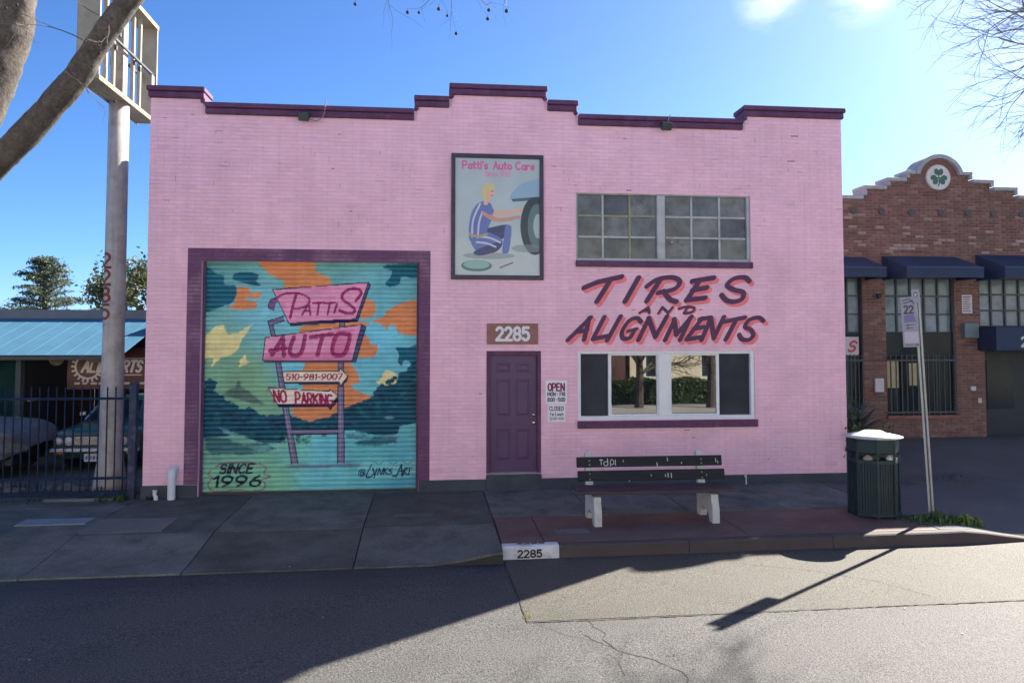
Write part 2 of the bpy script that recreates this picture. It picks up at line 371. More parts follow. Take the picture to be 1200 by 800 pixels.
# road: asphalt with a concrete gutter pad, coarse exposed stone
def road_mat(name, col, dirt, sp=.25, grain=.95):
    m = mat(name, col, .75, .2, .55, 1., 62, dirt=dirt, dscale=.55, damt=.6, spec=sp, fine=grain, fscale=58)
    return m
M_ROAD = road_mat('asphalt', (.083, .081, .078), (.052, .052, .052))
M_PAD = road_mat('gutter_pad', (.088, .081, .069), (.058, .055, .051), .22, .8)
g = MB(); sheet(g, -60, 60, -60, -3.3, lambda x, y: zr(x, y) - .004, 60, 40, 0, .1)
o = g.build('road', M_ROAD, smooth=True); o['kind'] = 'structure'; ROAD = o
g = MB(); sheet(g, .95, 30, -5.84, YK + .01, lambda x, y: zr(x, y), 30, 4, .0, .02); g.build('gutter_slab', M_PAD, ROAD)
M_CRACK = mat('crack', (.03, .028, .027), .95, .2, 9)
def crack(pts, w, name='crack', jit=.012, seed=1, lift=-.0015):
    r = random.Random(seed); P = []
    for i in range(len(pts) - 1):
        a, b = Vector(pts[i]), Vector(pts[i + 1]); n = max(2, int((b - a).length / .05))
        for k in range(n): P.append(a.lerp(b, k / n) + Vector((r.uniform(-jit, jit), r.uniform(-jit, jit))))
    P.append(Vector(pts[-1])); mb = MB(); L, Rr = [], []
    for i, p in enumerate(P):
        d = (P[min(i + 1, len(P) - 1)] - P[max(0, i - 1)]).normalized(); nn = Vector((-d.y, d.x)); ww = w * r.uniform(.35, 1.1)
        for lst, sg in ((L, 1), (Rr, -1)):
            q = p + nn * ww * sg; lst.append((q.x, q.y, zr(q.x, q.y) + lift))
    n = len(P); mb.add(L + Rr, [(i, i + 1, n + i + 1, n + i) for i in range(n - 1)]); return mb.build(name, M_CRACK, ROAD)
crack([(.93, -3.75), (.95, -4.8), (.96, -5.86)], .011, 'seam', .006, 3, .003)
crack([(.96, -5.86), (1.6, -5.88), (3, -5.86), (5, -5.85), (8, -5.84), (12, -5.84)], .012, 'seam', .008, 4, .003)
crack([(1.56, -5.9), (1.6, -6.12), (1.66, -6.24), (1.6, -6.4), (1.66, -6.6), (1.7, -6.72), (1.95, -6.92), (2.1, -7.2), (2.05, -7.6)], .008, seed=5)
crack([(1.66, -6.6), (1.52, -6.42), (1.45, -6.25)], .006, seed=6); crack([(1.7, -6.72), (1.62, -6.95), (1.6, -7.2)], .005, seed=7)
crack([(1.05, -5.92), (1.25, -6.2), (1.5, -6.42)], .003, seed=8)
crack([(3.7, -4.02), (4.6, -4.5), (5.1, -5.0), (5.4, -5.6)], .004, seed=9, lift=.003)
crack([(-9, -4.15), (-4, -4.12), (-1.6, -4.1), (.93, -4.06)], .006, 'seam', .006, 11)
crack([(-9, -3.78), (-4, -3.79), (-1.6, -3.8), (.93, -3.77)], .02, 'seam', .008, 12)
# sidewalk, slab by slab
o = thing('sidewalk', None, None, (0, -2, 0), kind='structure'); WALK = o
for xa, xb, ya, yb in ((-30, .915, -3.76, .32), (.92, 8.55, -3.38, -.0), (8.56, 32, -3.76, -.0)):
    g = MB(); sheet(g, xa, xb, ya, yb, lambda x, y: zs(x, min(y, 0)) - .03, int((xb - xa) * 2), 12, 0, .2); g.build('bedding', M_JOINT, WALK)
def slab(x0, x1, y0, y1, tint=1., nm='slab', m=None, gap=.008, lift=0., nx=None, ny=None):
    mb = MB(); t = random.uniform(.78, 1.28) * tint; c = (.128 * t, .136 * t, .126 * t * random.uniform(.97, 1.04))
    sheet(mb, x0 + gap, x1 - gap, y0 + gap, y1 - gap, zs, nx or max(2, int((x1 - x0) / .25)), ny or max(2, int((y1 - y0) / .25)), lift + random.uniform(-.003, .003), .06, c)
    return mb.build(nm, m or M_WALK, WALK, smooth=False)
ydr = [-3.75, -3.35, -2.05, -1.0, -.02]
for xa, xb in ((-9.5, -6.9), (-6.9, -4.85), (-4.85, -3.0), (-3.0, -.95), (-.95, .92)):
    for ya, yb in ((-3.75, -2.3), (-2.3, -.02)) if xa > -5 else ((-3.75, -2.05), (-2.05, -.55), (-.55, -.02)):
        slab(xa, xb, ya, yb, .85 if xa > -3.2 else .95)
slab(-3.93, -.18, -.018, .3, .8, 'door_apron')
for xa, xb in ((.92, 2.45), (2.45, 3.95), (3.95, 5.5), (5.5, 7.05)): slab(xa, xb, -1.98, -.04, .95)
for xa, xb in ((-13, -9.5), (-18, -13), (-24, -18)): slab(xa, xb, -3.75, -.02)
# repairs let into the pavement
M_PATCH = mat('pale_patch', (.13, .132, .13), .8, .2, 2, .3, 120, fine=.12)
g = MB(); sheet(g, -4.85, -3.75, -2.2, -1.42, zs, 4, 4, .004, .02); g.build('concrete_patch', M_PATCH, WALK)
g = MB(); sheet(g, -5.95, -4.98, -1.68, -1.32, zs, 3, 2, .012, .03); g.build('utility_cover', mat('cover_steel', (.22, .24, .26), .5, .12, 4, .2, 60, metal=.2), WALK, bevel=.004)
g = MB(); sheet(g, -.55, .05, -1.75, -1.58, zs, 2, 2, .004, .02); g.build('access_cover', M_WALK_D if False else mat('cover_iron', (.075, .075, .075), .7, .2, 8, .4, 60), WALK, bevel=.004)
# red strip between walkway and kerb: stained, brick stamped concrete
def red_strip():
    m = mat('red_strip', (.15, .083, .073), .75, .28, 1.6, .35, 90, dirt=(.11, .088, .086), dscale=1.2, damt=.85, fine=.16, fscale=70)
    t = m.node_tree; N, L = t.nodes, t.links; b = N['Principled BSDF']
    geo = N.new('ShaderNodeNewGeometry'); br = N.new('ShaderNodeTexBrick'); br.inputs['Scale'].default_value = 1; br.inputs['Brick Width'].default_value = .2; br.inputs['Row Height'].default_value = .1
    br.inputs['Mortar Size'].default_value = .006; br.inputs['Color1'].default_value = (1, 1, 1, 1); br.inputs['Color2'].default_value = (.72, .74, .78, 1); br.inputs['Mortar'].default_value = (.55, .55, .55, 1)
    L.new(geo.outputs['Position'], br.inputs['Vector']); old = b.inputs['Base Color'].links[0].from_socket
    mx = N.new('ShaderNodeMix'); mx.data_type = 'RGBA'; mx.blend_type = 'MULTIPLY'; mx.inputs['Factor'].default_value = .6
    L.new(old, mx.inputs[6]); L.new(br.outputs['Color'], mx.inputs[7]); L.new(mx.outputs[2], b.inputs['Base Color']); return m
M_RED = red_strip()
for xa, xb in ((.93, 1.5), (1.5, 4.3), (4.3, 7.05)):
    slab(xa, xb, -3.38, -1.99, nm='stamped_slab', m=M_RED, gap=.006)
g = MB(); sheet(g, 1.72, 2.2, -2.98, -2.78, zs, 2, 2, .006, .02); g.build('meter_cover', mat('cover_grey', (.11, .115, .12), .7, .25, 9, .3, 60), WALK, bevel=.003)
# asphalt forecourt on the right
g = MB(); sheet(g, 8.6, 34, -3.74, -.02, zs, 50, 14, .004, .05); g.build('forecourt_edge', mat('forecourt', (.09, .09, .092), .85, .22, .8, .5, 100, fine=.2, fscale=110, dirt=(.1, .1, .1), dscale=.7, damt=.5), WALK)
g = MB(); sheet(g, 7.06, 8.595, -3.385, -.02, zs, 12, 14, .004, .05); g.build('forecourt_edge', MATS['forecourt'], WALK)
g = MB(); sheet(g, 7.64, 34, -.02, 9, zs, 40, 20, .006, .05); o = g.build('forecourt', MATS['forecourt']); o['kind'] = 'structure'
crk = MB(); 
for (x0, x1, y, w) in ((7.4, 8.2, -1.75, .035), (8.6, 10.4, .28, .05)):
    crk.add([(x0, y, zs(x0, y) + .012), (x1, y + .03, zs(x1, y) + .012), (x1, y + w + .03, zs(x1, y) + .012), (x0, y + w, zs(x0, y) + .012)], [(0, 1, 2, 3)])
crk.build('pale_seam', M_PATCH, WALK)
# yard behind the fence
g = MB(); sheet(g, -40, -4.8, 0.0, 40, lambda x, y: -.02 + .005 * max(-9, x), 10, 10, 0, .1)
o = g.build('yard_ground', mat('yard', (.085, .085, .075), .95, .3, .9, .4, 40, dirt=(.05, .06, .03), dscale=.8, damt=.6)); o['kind'] = 'structure'
# kerb
KERB = thing('kerb', None, None, (4, -3.47, 0), kind='structure')
M_KERB = mat('kerb_concrete', (.062, .05, .051), .85, .2, 2, .4, 110, fine=.15, dirt=(.06, .032, .033), dscale=1.6, damt=.6)
M_KWHITE = mat('kerb_white', (.56, .57, .6), .7, .1, 6, .2, 60, dirt=(.28, .28, .29), dscale=5, damt=.75)
def kerb_piece(x0, x1, name, m, out=0.):
    mb = MB(); n = max(2, int((x1 - x0) / .3)); P = []
    for i in range(n + 1):
        x = x0 + (x1 - x0) * i / n; d = 1 - sstep(7.2, 8.6, x); zt = zs(x, -3.38) * 1.0 if x < 7.2 else zr(x, YK) + .02 + d * .15
        zb = zr(x, YK) - .05; f = YK - out
        P.append([(x, -3.385, zb), (x, -3.385, zt + out), (x, f + .035, zt - .002 + out), (x, f + .008, zt - .02 + out), (x, f - .012, zb)])
    V = [p for r in P for p in r]; F = []
    for i in range(n):
        for k in range(4): F.append((i * 5 + k, (i + 1) * 5 + k, (i + 1) * 5 + k + 1, i * 5 + k + 1))
    F += [(0, 1, 2, 3, 4), tuple(n * 5 + k for k in (4, 3, 2, 1, 0))]
    mb.add(V, F); return mb.build(name, m, KERB, bevel=.006)
kerb_piece(.925, 1.665, 'painted_kerb_block', M_KWHITE, .004)
for xa, xb in ((1.67, 3.4), (3.405, 5.4), (5.405, 8.6)): kerb_piece(xa, xb, 'kerb_stone', M_KERB)
cv = Canvas(0, 0, .74, .17, 260)
cv.text('2285', .2, .05, .31, .085, .02, (.012, .013, .016))
zk = zs(1.3, -3.38)
for x in (.295, .375, .455): pass
paint_cut('house_number', cv, lambda U, V: np.stack([.925 + U, np.full_like(U, YK - .0065 + 0) - (V * .075), zk - .001 - V], -1), mat('paint_attr', rough=.8, attr=True, var=.1, scale=30), KERB)
cv = Canvas(0, 0, .74, .12, 260)
cv.text('2285', .2, .02, .36, .05, .016, (.02, .02, .024), slant=.3)
paint_cut('faded_number', cv, lambda U, V: np.stack([.925 + U, -3.385 - V * 1.0, np.full_like(U, zk + .0065)], -1), MATS['paint_attr'], KERB, .6)

# specks of grit, gum and leaf on pavement and gutter
lt = MB(); r9 = random.Random(77)
for k in range(420):
    if k < 150: x, y = r9.uniform(-7, 7.5), r9.uniform(-3.7, -.1); zf = zs(x, y) + .004
    elif k < 320: x, y = r9.uniform(-7, 7.5), -3.6 - abs(r9.gauss(0, .12)); zf = (zr(x, y) if x > .95 else max(zr(x, y), zs(x, y))) + .003
    else: x, y = r9.uniform(-4, 6), r9.uniform(-7.5, -3.9); zf = zr(x, y) + .002
    if YK - .02 < y < -3.36 and x > .9: continue
    s_ = r9.uniform(.006, .02) * (1.6 if k % 23 == 0 else 1); a = r9.uniform(0, 6.28); c_ = r9.choice([(.2, .19, .17), (.04, .035, .03), (.12, .09, .05), (.3, .3, .29), (.05, .045, .04)])
    lt.add([(x + s_ * math.cos(a + q * 1.57) * (1 if q % 2 else .6), y + s_ * math.sin(a + q * 1.57) * (1 if q % 2 else .6), zf + r9.uniform(0, .004)) for q in range(4)], [(0, 1, 2, 3)], c_)
lo = lt.build('street_litter', mat('litter_specks', rough=.9, attr=True, var=.1)); lo['kind'] = 'stuff'; tag(lo, 'specks of grit and leaf scattered on pavement and gutter', 'litter')
# ================================================================== the pink garage
XL, XR = -4.79, 7.64
STEPS = [(XL, -3.93, 6.95), (-3.93, -.27, 6.69), (-.27, .35, 6.93), (.35, 2.01, 7.17), (2.01, 2.57, 6.93), (2.57, 5.76, 6.69), (5.76, XR, 6.95)]
GD = (-3.9, -.21, -.31, 3.975)                # roller door opening x0 x1 z0 z1
OPEN = [GD, (.97, 1.94, .28, 2.44), (2.58, 5.84, 4.05, 5.30), (2.60, 5.88, 1.19, 2.44)]
PINK = np.array([.87, .545, .66]); PLUM = np.array([.135, .052, .128])
M_PINK = mat('pink_brick_paint', rough=.62, attr=True, var=.07, scale=1.2, bump=.12, bscale=70, streak=.09, dirt=(.6, .38, .46), dscale=.9, damt=.4, spec=.4)
M_PLUM = mat('plum_paint', (.11, .04, .105), .6, .25, 5, .25, 45, spec=.35, streak=.2, dirt=(.17, .09, .14), dscale=6, damt=.5)
BLD = thing('pink_garage', 'two storey pink painted brick auto garage with a painted roller door', 'building', (1.4, 0, 0))
def wall_cells(mb, xs, zs_, solid, y0, y1, col=None):
    xs = sorted(set(round(x, 4) for x in xs)); zz = sorted(set(round(z, 4) for z in zs_))
    nx, nz = len(xs) - 1, len(zz) - 1
    S_ = [[solid((xs[i] + xs[i + 1]) / 2, (zz[j] + zz[j + 1]) / 2) for j in range(nz)] for i in range(nx)]
    def q(a, b, c, d): mb.add([a, b, c, d], [(0, 1, 2, 3)], col)
    for i in range(nx):
        for j in range(nz):
            if not S_[i][j]: continue
            a, b, c, d = xs[i], xs[i + 1], zz[j], zz[j + 1]
            q((a, y0, c), (b, y0, c), (b, y0, d), (a, y0, d)); q((b, y1, c), (a, y1, c), (a, y1, d), (b, y1, d))
            if i == 0 or not S_[i - 1][j]: q((a, y1, c), (a, y0, c), (a, y0, d), (a, y1, d))
            if i == nx - 1 or not S_[i + 1][j]: q((b, y0, c), (b, y1, c), (b, y1, d), (b, y0, d))
            if j == 0 or not S_[i][j - 1]: q((a, y1, c), (b, y1, c), (b, y0, c), (a, y0, c))
            if j == nz - 1 or not S_[i][j + 1]: q((a, y0, d), (b, y0, d), (b, y1, d), (a, y1, d))
def ptop(x):
    for a, b, z in STEPS:
        if a <= x <= b: return z
    return 0
def in_open(x, z, ops): return any(a < x < b and c < z < d for a, b, c, d in ops)
mb = MB()
wall_cells(mb, [s[0] for s in STEPS] + [XR] + [v for o_ in OPEN for v in o_[:2]], [-.3] + [s[2] - .02 for s in STEPS] + [v for o_ in OPEN for v in o_[2:]],
           lambda x, z: z < ptop(x) - .01 and not in_open(x, z, OPEN), .006, .34, tuple(PINK * .87))
WALL = mb.build('front_wall', M_PINK, BLD)
# bricks
HC, LB = .0677, .212
def lay(x0, x1, z0, z1, blocked, splits, offs=0., L=LB, H=HC, jb=.0075, jh=.0014):
    out = []; r = 0; z = z0
    while z + H <= z1 + .001:
        zm = z + H / 2
        iv = [(x0, x1)]
        for a, b, c, d in blocked:
            if c < zm < d:
                nv = []
                for s, e in iv:
                    if b <= s or a >= e: nv.append((s, e)); continue
                    if a > s: nv.append((s, a))
                    if b < e: nv.append((b, e))
                iv = nv
        for xs_, c, d in splits:
            if c < zm < d:
                nv = []
                for s, e in iv:
                    if s < xs_ < e: nv += [(s, xs_), (xs_, e)]
                    else: nv.append((s, e))
                iv = nv
        for s, e in iv:
            off = (r % 2) * L / 2 + offs; k = math.floor((s - off) / L)
            cuts = [s] + [off + L * q for q in range(k, k + int((e - s) / L) + 4) if s + .03 < off + L * q < e - .03] + [e]
            for a, b in zip(cuts[:-1], cuts[1:]):
                out.append((a + jh / 2, b - jh / 2, z + jb / 2, z + H - jb / 2))
        z += H; r += 1
    return out
def brick_geo(mb, a, b, c, d, y0, y1, col, bv=.004):
    mb.add([(a, y0, c), (b, y0, c), (b, y0, d), (a, y0, d), (a + bv, y1, c + bv), (b - bv, y1, c + bv), (b - bv, y1, d - bv), (a + bv, y1, d - bv)],
           [(4, 5, 6, 7), (0, 1, 5, 4), (1, 2, 6, 5), (2, 3, 7, 6), (3, 0, 4, 7)], col)
def brick_wall(bricks, y0, y1, colfn, mtl, parent, camxz, jit=.0015, count=300, name='brick'):
    key = sorted(range(len(bricks)), key=lambda i: -((bricks[i][1] - bricks[i][0]) * (bricks[i][3] - bricks[i][2])) / (camxz[2] ** 2 + (bricks[i][0] - camxz[0]) ** 2 + (bricks[i][2] - camxz[1]) ** 2))
    near = set(key[:count]); rest = MB()
    for i, (a, b, c, d) in enumerate(bricks):
        y = y1 + random.uniform(-jit, jit); col = colfn((a + b) / 2, (c + d) / 2)
        if i in near:
            m = MB(); brick_geo(m, a, b, c, d, y0, y, col); m.build(name, mtl, parent, origin=((a + b) / 2, y0, (c + d) / 2))
        else: brick_geo(rest, a, b, c, d, y0, y, col)
    rest.build('brickwork', mtl, parent, kind='stuff')
TRIM = (-4.13, -.02, 0, 4.185)
blocked = list(OPEN) + [(a, b, z - .19, 99) for a, b, z in STEPS]
splits = [(TRIM[0], 0, TRIM[3]), (TRIM[1], 0, TRIM[3])]
def pinkcol(x, z):
    k = random.uniform(.955, 1.03); j = random.uniform(-.012, .012)
    if TRIM[0] < x < TRIM[1] and z < TRIM[3]: return tuple(PLUM * k * random.uniform(.9, 1.12))
    if random.random() < .006: k *= .92
    return tuple(np.array([PINK[0] * k + j, PINK[1] * k, PINK[2] * k - j]))
brick_wall(lay(XL, XR, .19, 7.2, blocked, splits), .006, 0., pinkcol, M_PINK, WALL, (0, 2.55, 13.5))
tb = MB()
for q in ((TRIM[0], GD[0], 0.19, TRIM[3]), (GD[1], TRIM[1], .19, TRIM[3]), (GD[0], GD[1], GD[3], TRIM[3])): tb.box(q[0] + .001, q[1] - .001, .002, .0055, q[2], q[3])
tb.build('trim_paint', M_PLUM, WALL)
# chips and open joints scattered over the brickwork
ch_ = MB()
for k in range(170):
    x, z = random.uniform(XL + .1, XR - .1), random.choice((random.uniform(.3, 6.5), random.uniform(4.6, 6.5)))
    if in_open(x, z, OPEN) or in_open(x, z, [(TRIM[0], TRIM[1], 0, TRIM[3] + .05), (.3, 2.1, 2.5, 6), (2.3, 6.2, 2.4, 4)]): continue
    z = .19 + round((z - .19) / HC) * HC; w = random.choice((.02, .03, .05, .09, .14)); h = .004 if random.random() < .75 else .011; c_ = tuple(PINK * random.uniform(.3, .72))
    if random.random() < .3: w, h, z = .007, random.uniform(.02, .05), z + HC * .5
    ch_.box(x, x + w, -.0022, .004, z - h, z + h, c_)
ch_.build('paint_chips', M_PINK, WALL, kind='stuff')
# plinth
M_PLINTH = mat('plinth_grey', (.04, .054, .072), .7, .2, 2, .3, 80, dirt=(.075, .08, .085), dscale=2, damt=.4)
for xa, xb, zt in ((XL - .02, -3.905, .185), (-.205, .968, .19), (.968, 1.942, .27), (1.942, XR + .02, .19)):
    mb = MB(); mb.box(xa, xb, -.035 if xb - xa > 1.1 or xa < 0 else -.05, .1, -.25, zt); mb.build('plinth', M_PLINTH, BLD, bevel=.008)
# parapet capping: two stepped courses over every level, and down the risers
for i, (a, b, z) in enumerate(STEPS):
    mb = MB(); l = STEPS[i - 1][2] if i else -1; r = STEPS[i + 1][2] if i < len(STEPS) - 1 else -1
    ea = .05 if l < z else -.052; eb = .05 if r < z else -.052
    mb.box(a - ea, b + eb, -.10, .42, z - .085, z); mb.box(a - ea + .02 if ea > 0 else a - ea, b + eb - .02 if eb > 0 else b + eb, -.06, .40, z - .19, z - .0855)
    if i and l < z: mb.box(a - .05, a + .03, -.058, .38, l - .0, z - .1905)
    if i < len(STEPS) - 1 and r < z: mb.box(b - .03, b + .05, -.058, .38, r, z - .1905)
    mb.build('parapet_cap', M_PLUM, BLD, bevel=.012)
# the rest of the shell
M_SIDE = mat('side_stucco', (.52, .33, .4), .8, .12, 1, .2, 50, streak=.2)
DEP = 7.0
mb = MB(); mb.box(XL, XL + .25, .345, DEP, -.3, 6.4); mb.build('side_wall', M_SIDE, BLD)
mb = MB(); mb.box(XR - .25, XR, .345, DEP, -.3, 6.4); mb.build('side_wall', M_SIDE, BLD)
mb = MB(); mb.box(XL + .255, XR - .255, DEP - .3, DEP, -.3, 6.4); mb.build('rear_wall', M_SIDE, BLD)
mb = MB(); mb.box(XL + .255, XR - .255, .345, DEP - .305, 6.1, 6.3); mb.build('roof', mat('roof_felt', (.12, .12, .12), .9, .2, 2), BLD)
# ------------------------------------------------------------------ roller door with the mural
def SRGB(*c): return np.array(alb(*c))
cv = Canvas(40, 60, 720, 780, 2.0, SRGB(110, 175, 190))
ctrl = [((60, 80), (88, 148, 160)), ((380, 80), (105, 165, 175)), ((700, 100), (100, 170, 190)), ((60, 260), (108, 170, 182)), ((230, 230), (118, 190, 215)), ((60, 330), (122, 168, 145)), ((180, 420), (122, 168, 140)),
        ((600, 330), (110, 190, 222)), ((330, 400), (115, 195, 230)), ((230, 480), (125, 172, 145)), ((350, 610), (115, 190, 185)), ((420, 620), (100, 185, 215)), ((560, 680), (95, 178, 195)), ((90, 640), (105, 160, 150)), ((250, 740), (125, 190, 165)),
        ((80, 740), (120, 180, 160)), ((420, 740), (110, 195, 215)), ((650, 740), (80, 160, 192)), ((660, 500), (100, 175, 190))]
r_ = cv.region(40, 60, 720, 780); _, X_, Y_ = r_; num = np.zeros((cv.H, cv.W, 3)); den = np.zeros((cv.H, cv.W, 1))
for (px, py), c in ctrl:
    w = 1 / (((X_ - px) ** 2 + (Y_ - py) ** 2) / 900 + 1.) ** 1.6; num += w[..., None] * SRGB(*c); den += w[..., None]
cv.a[:] = num / den; cv.a *= (1 + .07 * smooth_noise(X_ * .03 + 0 * Y_, Y_ * .05 + 0 * X_, 5))[..., None]
OR, DB, CR, HL, NV = SRGB(205, 138, 98), SRGB(18, 98, 128), SRGB(218, 214, 165), SRGB(16, 76, 102), SRGB(38, 34, 74)
for p in ([(218, 60), (370, 60), (388, 95), (432, 118), (420, 150), (300, 150), (288, 125), (262, 112), (235, 95)], [(133, 150), (180, 147), (187, 172), (168, 182), (205, 190), (203, 208), (160, 214), (122, 206), (142, 190)], [(186, 168), (200, 160), (222, 166), (208, 177), (192, 177)],
          [(545, 178), (570, 188), (574, 218), (560, 235), (520, 236), (530, 195)], [(720, 188), (650, 193), (612, 214), (598, 234), (573, 240), (576, 254), (602, 262), (611, 278), (628, 256), (652, 286), (692, 292), (720, 276)],
          [(525, 290), (555, 303), (560, 320), (582, 322), (580, 346), (560, 360), (515, 356)], [(352, 262), (535, 250), (535, 266), (370, 290)], [(365, 372), (470, 370), (505, 388), (522, 418), (512, 442), (360, 440)],
          [(350, 455), (370, 430), (480, 440), (512, 460), (532, 472), (562, 480), (555, 500), (500, 510), (480, 522), (440, 545), (370, 560), (335, 548), (318, 510), (350, 490)]):
    cv.blob(p, OR, 1, 3, .07)
for p in ([(40, 86), (85, 103), (105, 110), (108, 135), (140, 140), (146, 165), (132, 190), (100, 206), (40, 214)], [(138, 106), (165, 97), (212, 105), (206, 125), (219, 137), (200, 141), (150, 127), (134, 118)],
          [(598, 74), (720, 66), (720, 106), (690, 113), (655, 108), (650, 130), (620, 141), (603, 130), (620, 110), (625, 92)], [(640, 330), (680, 328), (720, 318), (720, 380), (690, 378), (668, 370), (656, 388), (645, 372), (650, 350)]):
    cv.blob(p, DB, 1, 3, .08)
cv.poly([(44, 305), (85, 264), (108, 262), (122, 290), (150, 286), (200, 253), (166, 302), (152, 338), (130, 355), (100, 362), (74, 390), (80, 360), (44, 366)], CR, .95, 2.5, .12)
cv.poly([(155, 372), (176, 350), (178, 366), (190, 376), (170, 384), (152, 392), (160, 378)], CR, .95, 1.5, .15)
cv.blob([(578, 436), (592, 428), (608, 400), (640, 414), (648, 442), (620, 452)], CR, .95, 2, .12)
cv.poly([(108, 474), (126, 458), (148, 450), (153, 432), (158, 430), (164, 450), (186, 462), (212, 482), (240, 505), (200, 500), (150, 486)], SRGB(80, 112, 108), .95, 3, .2, 1.5)
hills = [(40, 462), (58, 448), (52, 432), (70, 424), (88, 430), (92, 444), (80, 462), (110, 480), (132, 500), (165, 522), (190, 508), (228, 540), (262, 536), (300, 536), (335, 545), (372, 558), (420, 546), (482, 520), (520, 502), (560, 490), (590, 452), (640, 442), (650, 412), (690, 398), (688, 376), (720, 366),
         (720, 555), (690, 566), (656, 572), (645, 600), (612, 606), (560, 596), (500, 584), (400, 596), (330, 590), (300, 604), (285, 622), (220, 618), (180, 604), (140, 596), (90, 600), (40, 606)]
cv.poly(hills, HL, 1, 4, .09)
hx, hy = [p[0] for p in hills[:26]], [p[1] for p in hills[:26]]
for k in range(90):   # tree tops standing up from the shore line
    x_ = rng.uniform(44, 300) if k % 2 else rng.uniform(480, 716); y_ = np.interp(x_, [40, 80, 110, 165, 230, 300, 372, 482, 560, 590, 650, 690, 720], [462, 462, 480, 520, 540, 538, 556, 520, 490, 452, 415, 392, 368]); rr2 = rng.uniform(3, 9)
    cv.blob([(x_ + rr2 * rng.uniform(.7, 1.2) * math.cos(a), y_ + 2 + rr2 * rng.uniform(.6, 1.1) * math.sin(a)) for a in np.linspace(0, 5.6, 8)], HL, 1, 1.5, .3)
for bx_, by_, hh_ in ((62, 452, 24), (78, 448, 30), (694, 396, 26), (704, 388, 30)):
    cv.stroke([(bx_, by_ + 14), (bx_ + 2, by_ - hh_ * .3)], 2.5, HL)
    for a in np.linspace(-2.9, -.2, 6): cv.blob([(bx_ + 2 + 9 * math.cos(a) + 4 * math.cos(t), by_ - hh_ * .3 + 8 * math.sin(a) * .8 + 3 * math.sin(t)) for t in np.linspace(0, 5.2, 6)], HL, 1, 1, .3)
cv.poly([(60, 596), (120, 605), (170, 625), (240, 622), (275, 640), (230, 650), (180, 655), (120, 650), (80, 655), (60, 630)], HL, .75, 5, .12, 1.5)
cv.poly([(510, 622), (560, 612), (600, 600), (650, 606), (640, 625), (590, 632), (540, 634)], HL, .8, 5, .12, 1.5)
cv.poly([(480, 596), (540, 598), (560, 606), (520, 612), (490, 608)], HL, .7, 4, .12, 1)
for p in ([(100, 570), (150, 590), (190, 598), (165, 606), (120, 592)], [(190, 632), (245, 628), (260, 640), (215, 646)], [(590, 602), (640, 598), (660, 606), (610, 612)], [(600, 548), (625, 540), (640, 550), (620, 552)], [(500, 590), (530, 596), (545, 602), (515, 600)]):
    cv.poly(p, SRGB(112, 172, 180), .75, 4, .14, 1)
def airbrush(c, rad):
    k = max(1, int(rad * c.p)); ker = np.hanning(2 * k + 3)[1:-1]; ker /= ker.sum()
    for ax in (0, 1):
        p_ = np.pad(c.a, [(k, k) if q == ax else (0, 0) for q in range(3)], 'edge'); out = 0
        for i, w in enumerate(ker): out = out + w * np.take(p_, range(i, i + c.a.shape[ax]), axis=ax)
        c.a = out
airbrush(cv, 1.8)
XX, YY = X_ + 0 * Y_, Y_ + 0 * X_
cv.a *= (1 + .16 * smooth_noise(XX * .016, YY * .03, 15) + .07 * smooth_noise(XX * .08, YY * .1, 16))[..., None]
for k in range(130):   # tufted tree tops and mottling along the dark shores
    x_ = rng.uniform(45, 715); y_ = np.interp(x_, [40, 130, 230, 370, 520, 640, 720], [470, 510, 545, 562, 510, 450, 400]) + rng.uniform(2, 60)
    cv.blob([(x_ + rng.uniform(4, 14) * math.cos(a), y_ + rng.uniform(3, 8) * math.sin(a)) for a in np.linspace(0, 6.2, 7)], SRGB(*( (8, 54, 78) if k % 3 else (34, 106, 124))), .75, 2.5, .2, .8)
for k in range(26):
    x_, y_ = rng.uniform(60, 700), rng.uniform(600, 760); cv.stroke([(x_, y_), (x_ + rng.uniform(20, 60), y_ + rng.uniform(-2, 2))], rng.uniform(1.5, 4), SRGB(140, 205, 205) if k % 2 else SRGB(60, 135, 150), .25)
Z2 = lambda x, y: (206.4 + x * .387, 103.2 + y * .387)
Z3 = lambda x, y: (206.4 + x * .4193, 374.1 + y * .4193)
PK, MG, PO, SD = SRGB(216, 152, 196), SRGB(148, 42, 108), SRGB(116, 112, 150), SRGB(72, 78, 122)
def zp(Z, pts): return [Z(*p) for p in pts]
# supports
cv.blob([(300, 690), (350, 684), (400, 690), (480, 684), (540, 690), (500, 697), (420, 698), (340, 698)], SRGB(96, 60, 112), .6, 4, .1, 3)
for a, b, c, d in ((265, 280, 320, 340), (459, 476, 461, 482)):
    cv.poly([(a, 360), (b, 360), (d, 684), (c, 684)], PO); cv.stroke([(a, 360), (c, 684)], 3, NV); cv.stroke([(b, 360), (d, 684)], 3, NV); cv.stroke([((a + b) / 2 - 2, 370), ((c + d) / 2 - 2, 680)], 2.5, SRGB(150, 150, 185), .7)
cv.poly([(318, 583), (462, 583), (462, 595), (318, 595)], PO); cv.stroke([(318, 582), (462, 581)], 3, NV); cv.stroke([(318, 596), (462, 595)], 3.5, NV)
cv.poly([(242, 250), (290, 234), (292, 246), (256, 258), (266, 295), (254, 296)], PO); cv.stroke([(290, 233), (242, 249), (254, 296)], 3, NV); cv.stroke([(292, 247), (257, 259), (266, 294)], 3, NV)
cv.poly([(463, 240), (478, 240), (478, 270), (463, 270)], PO); cv.stroke([(463, 240), (463, 270)], 3, NV); cv.stroke([(478, 240), (478, 270)], 3, NV)
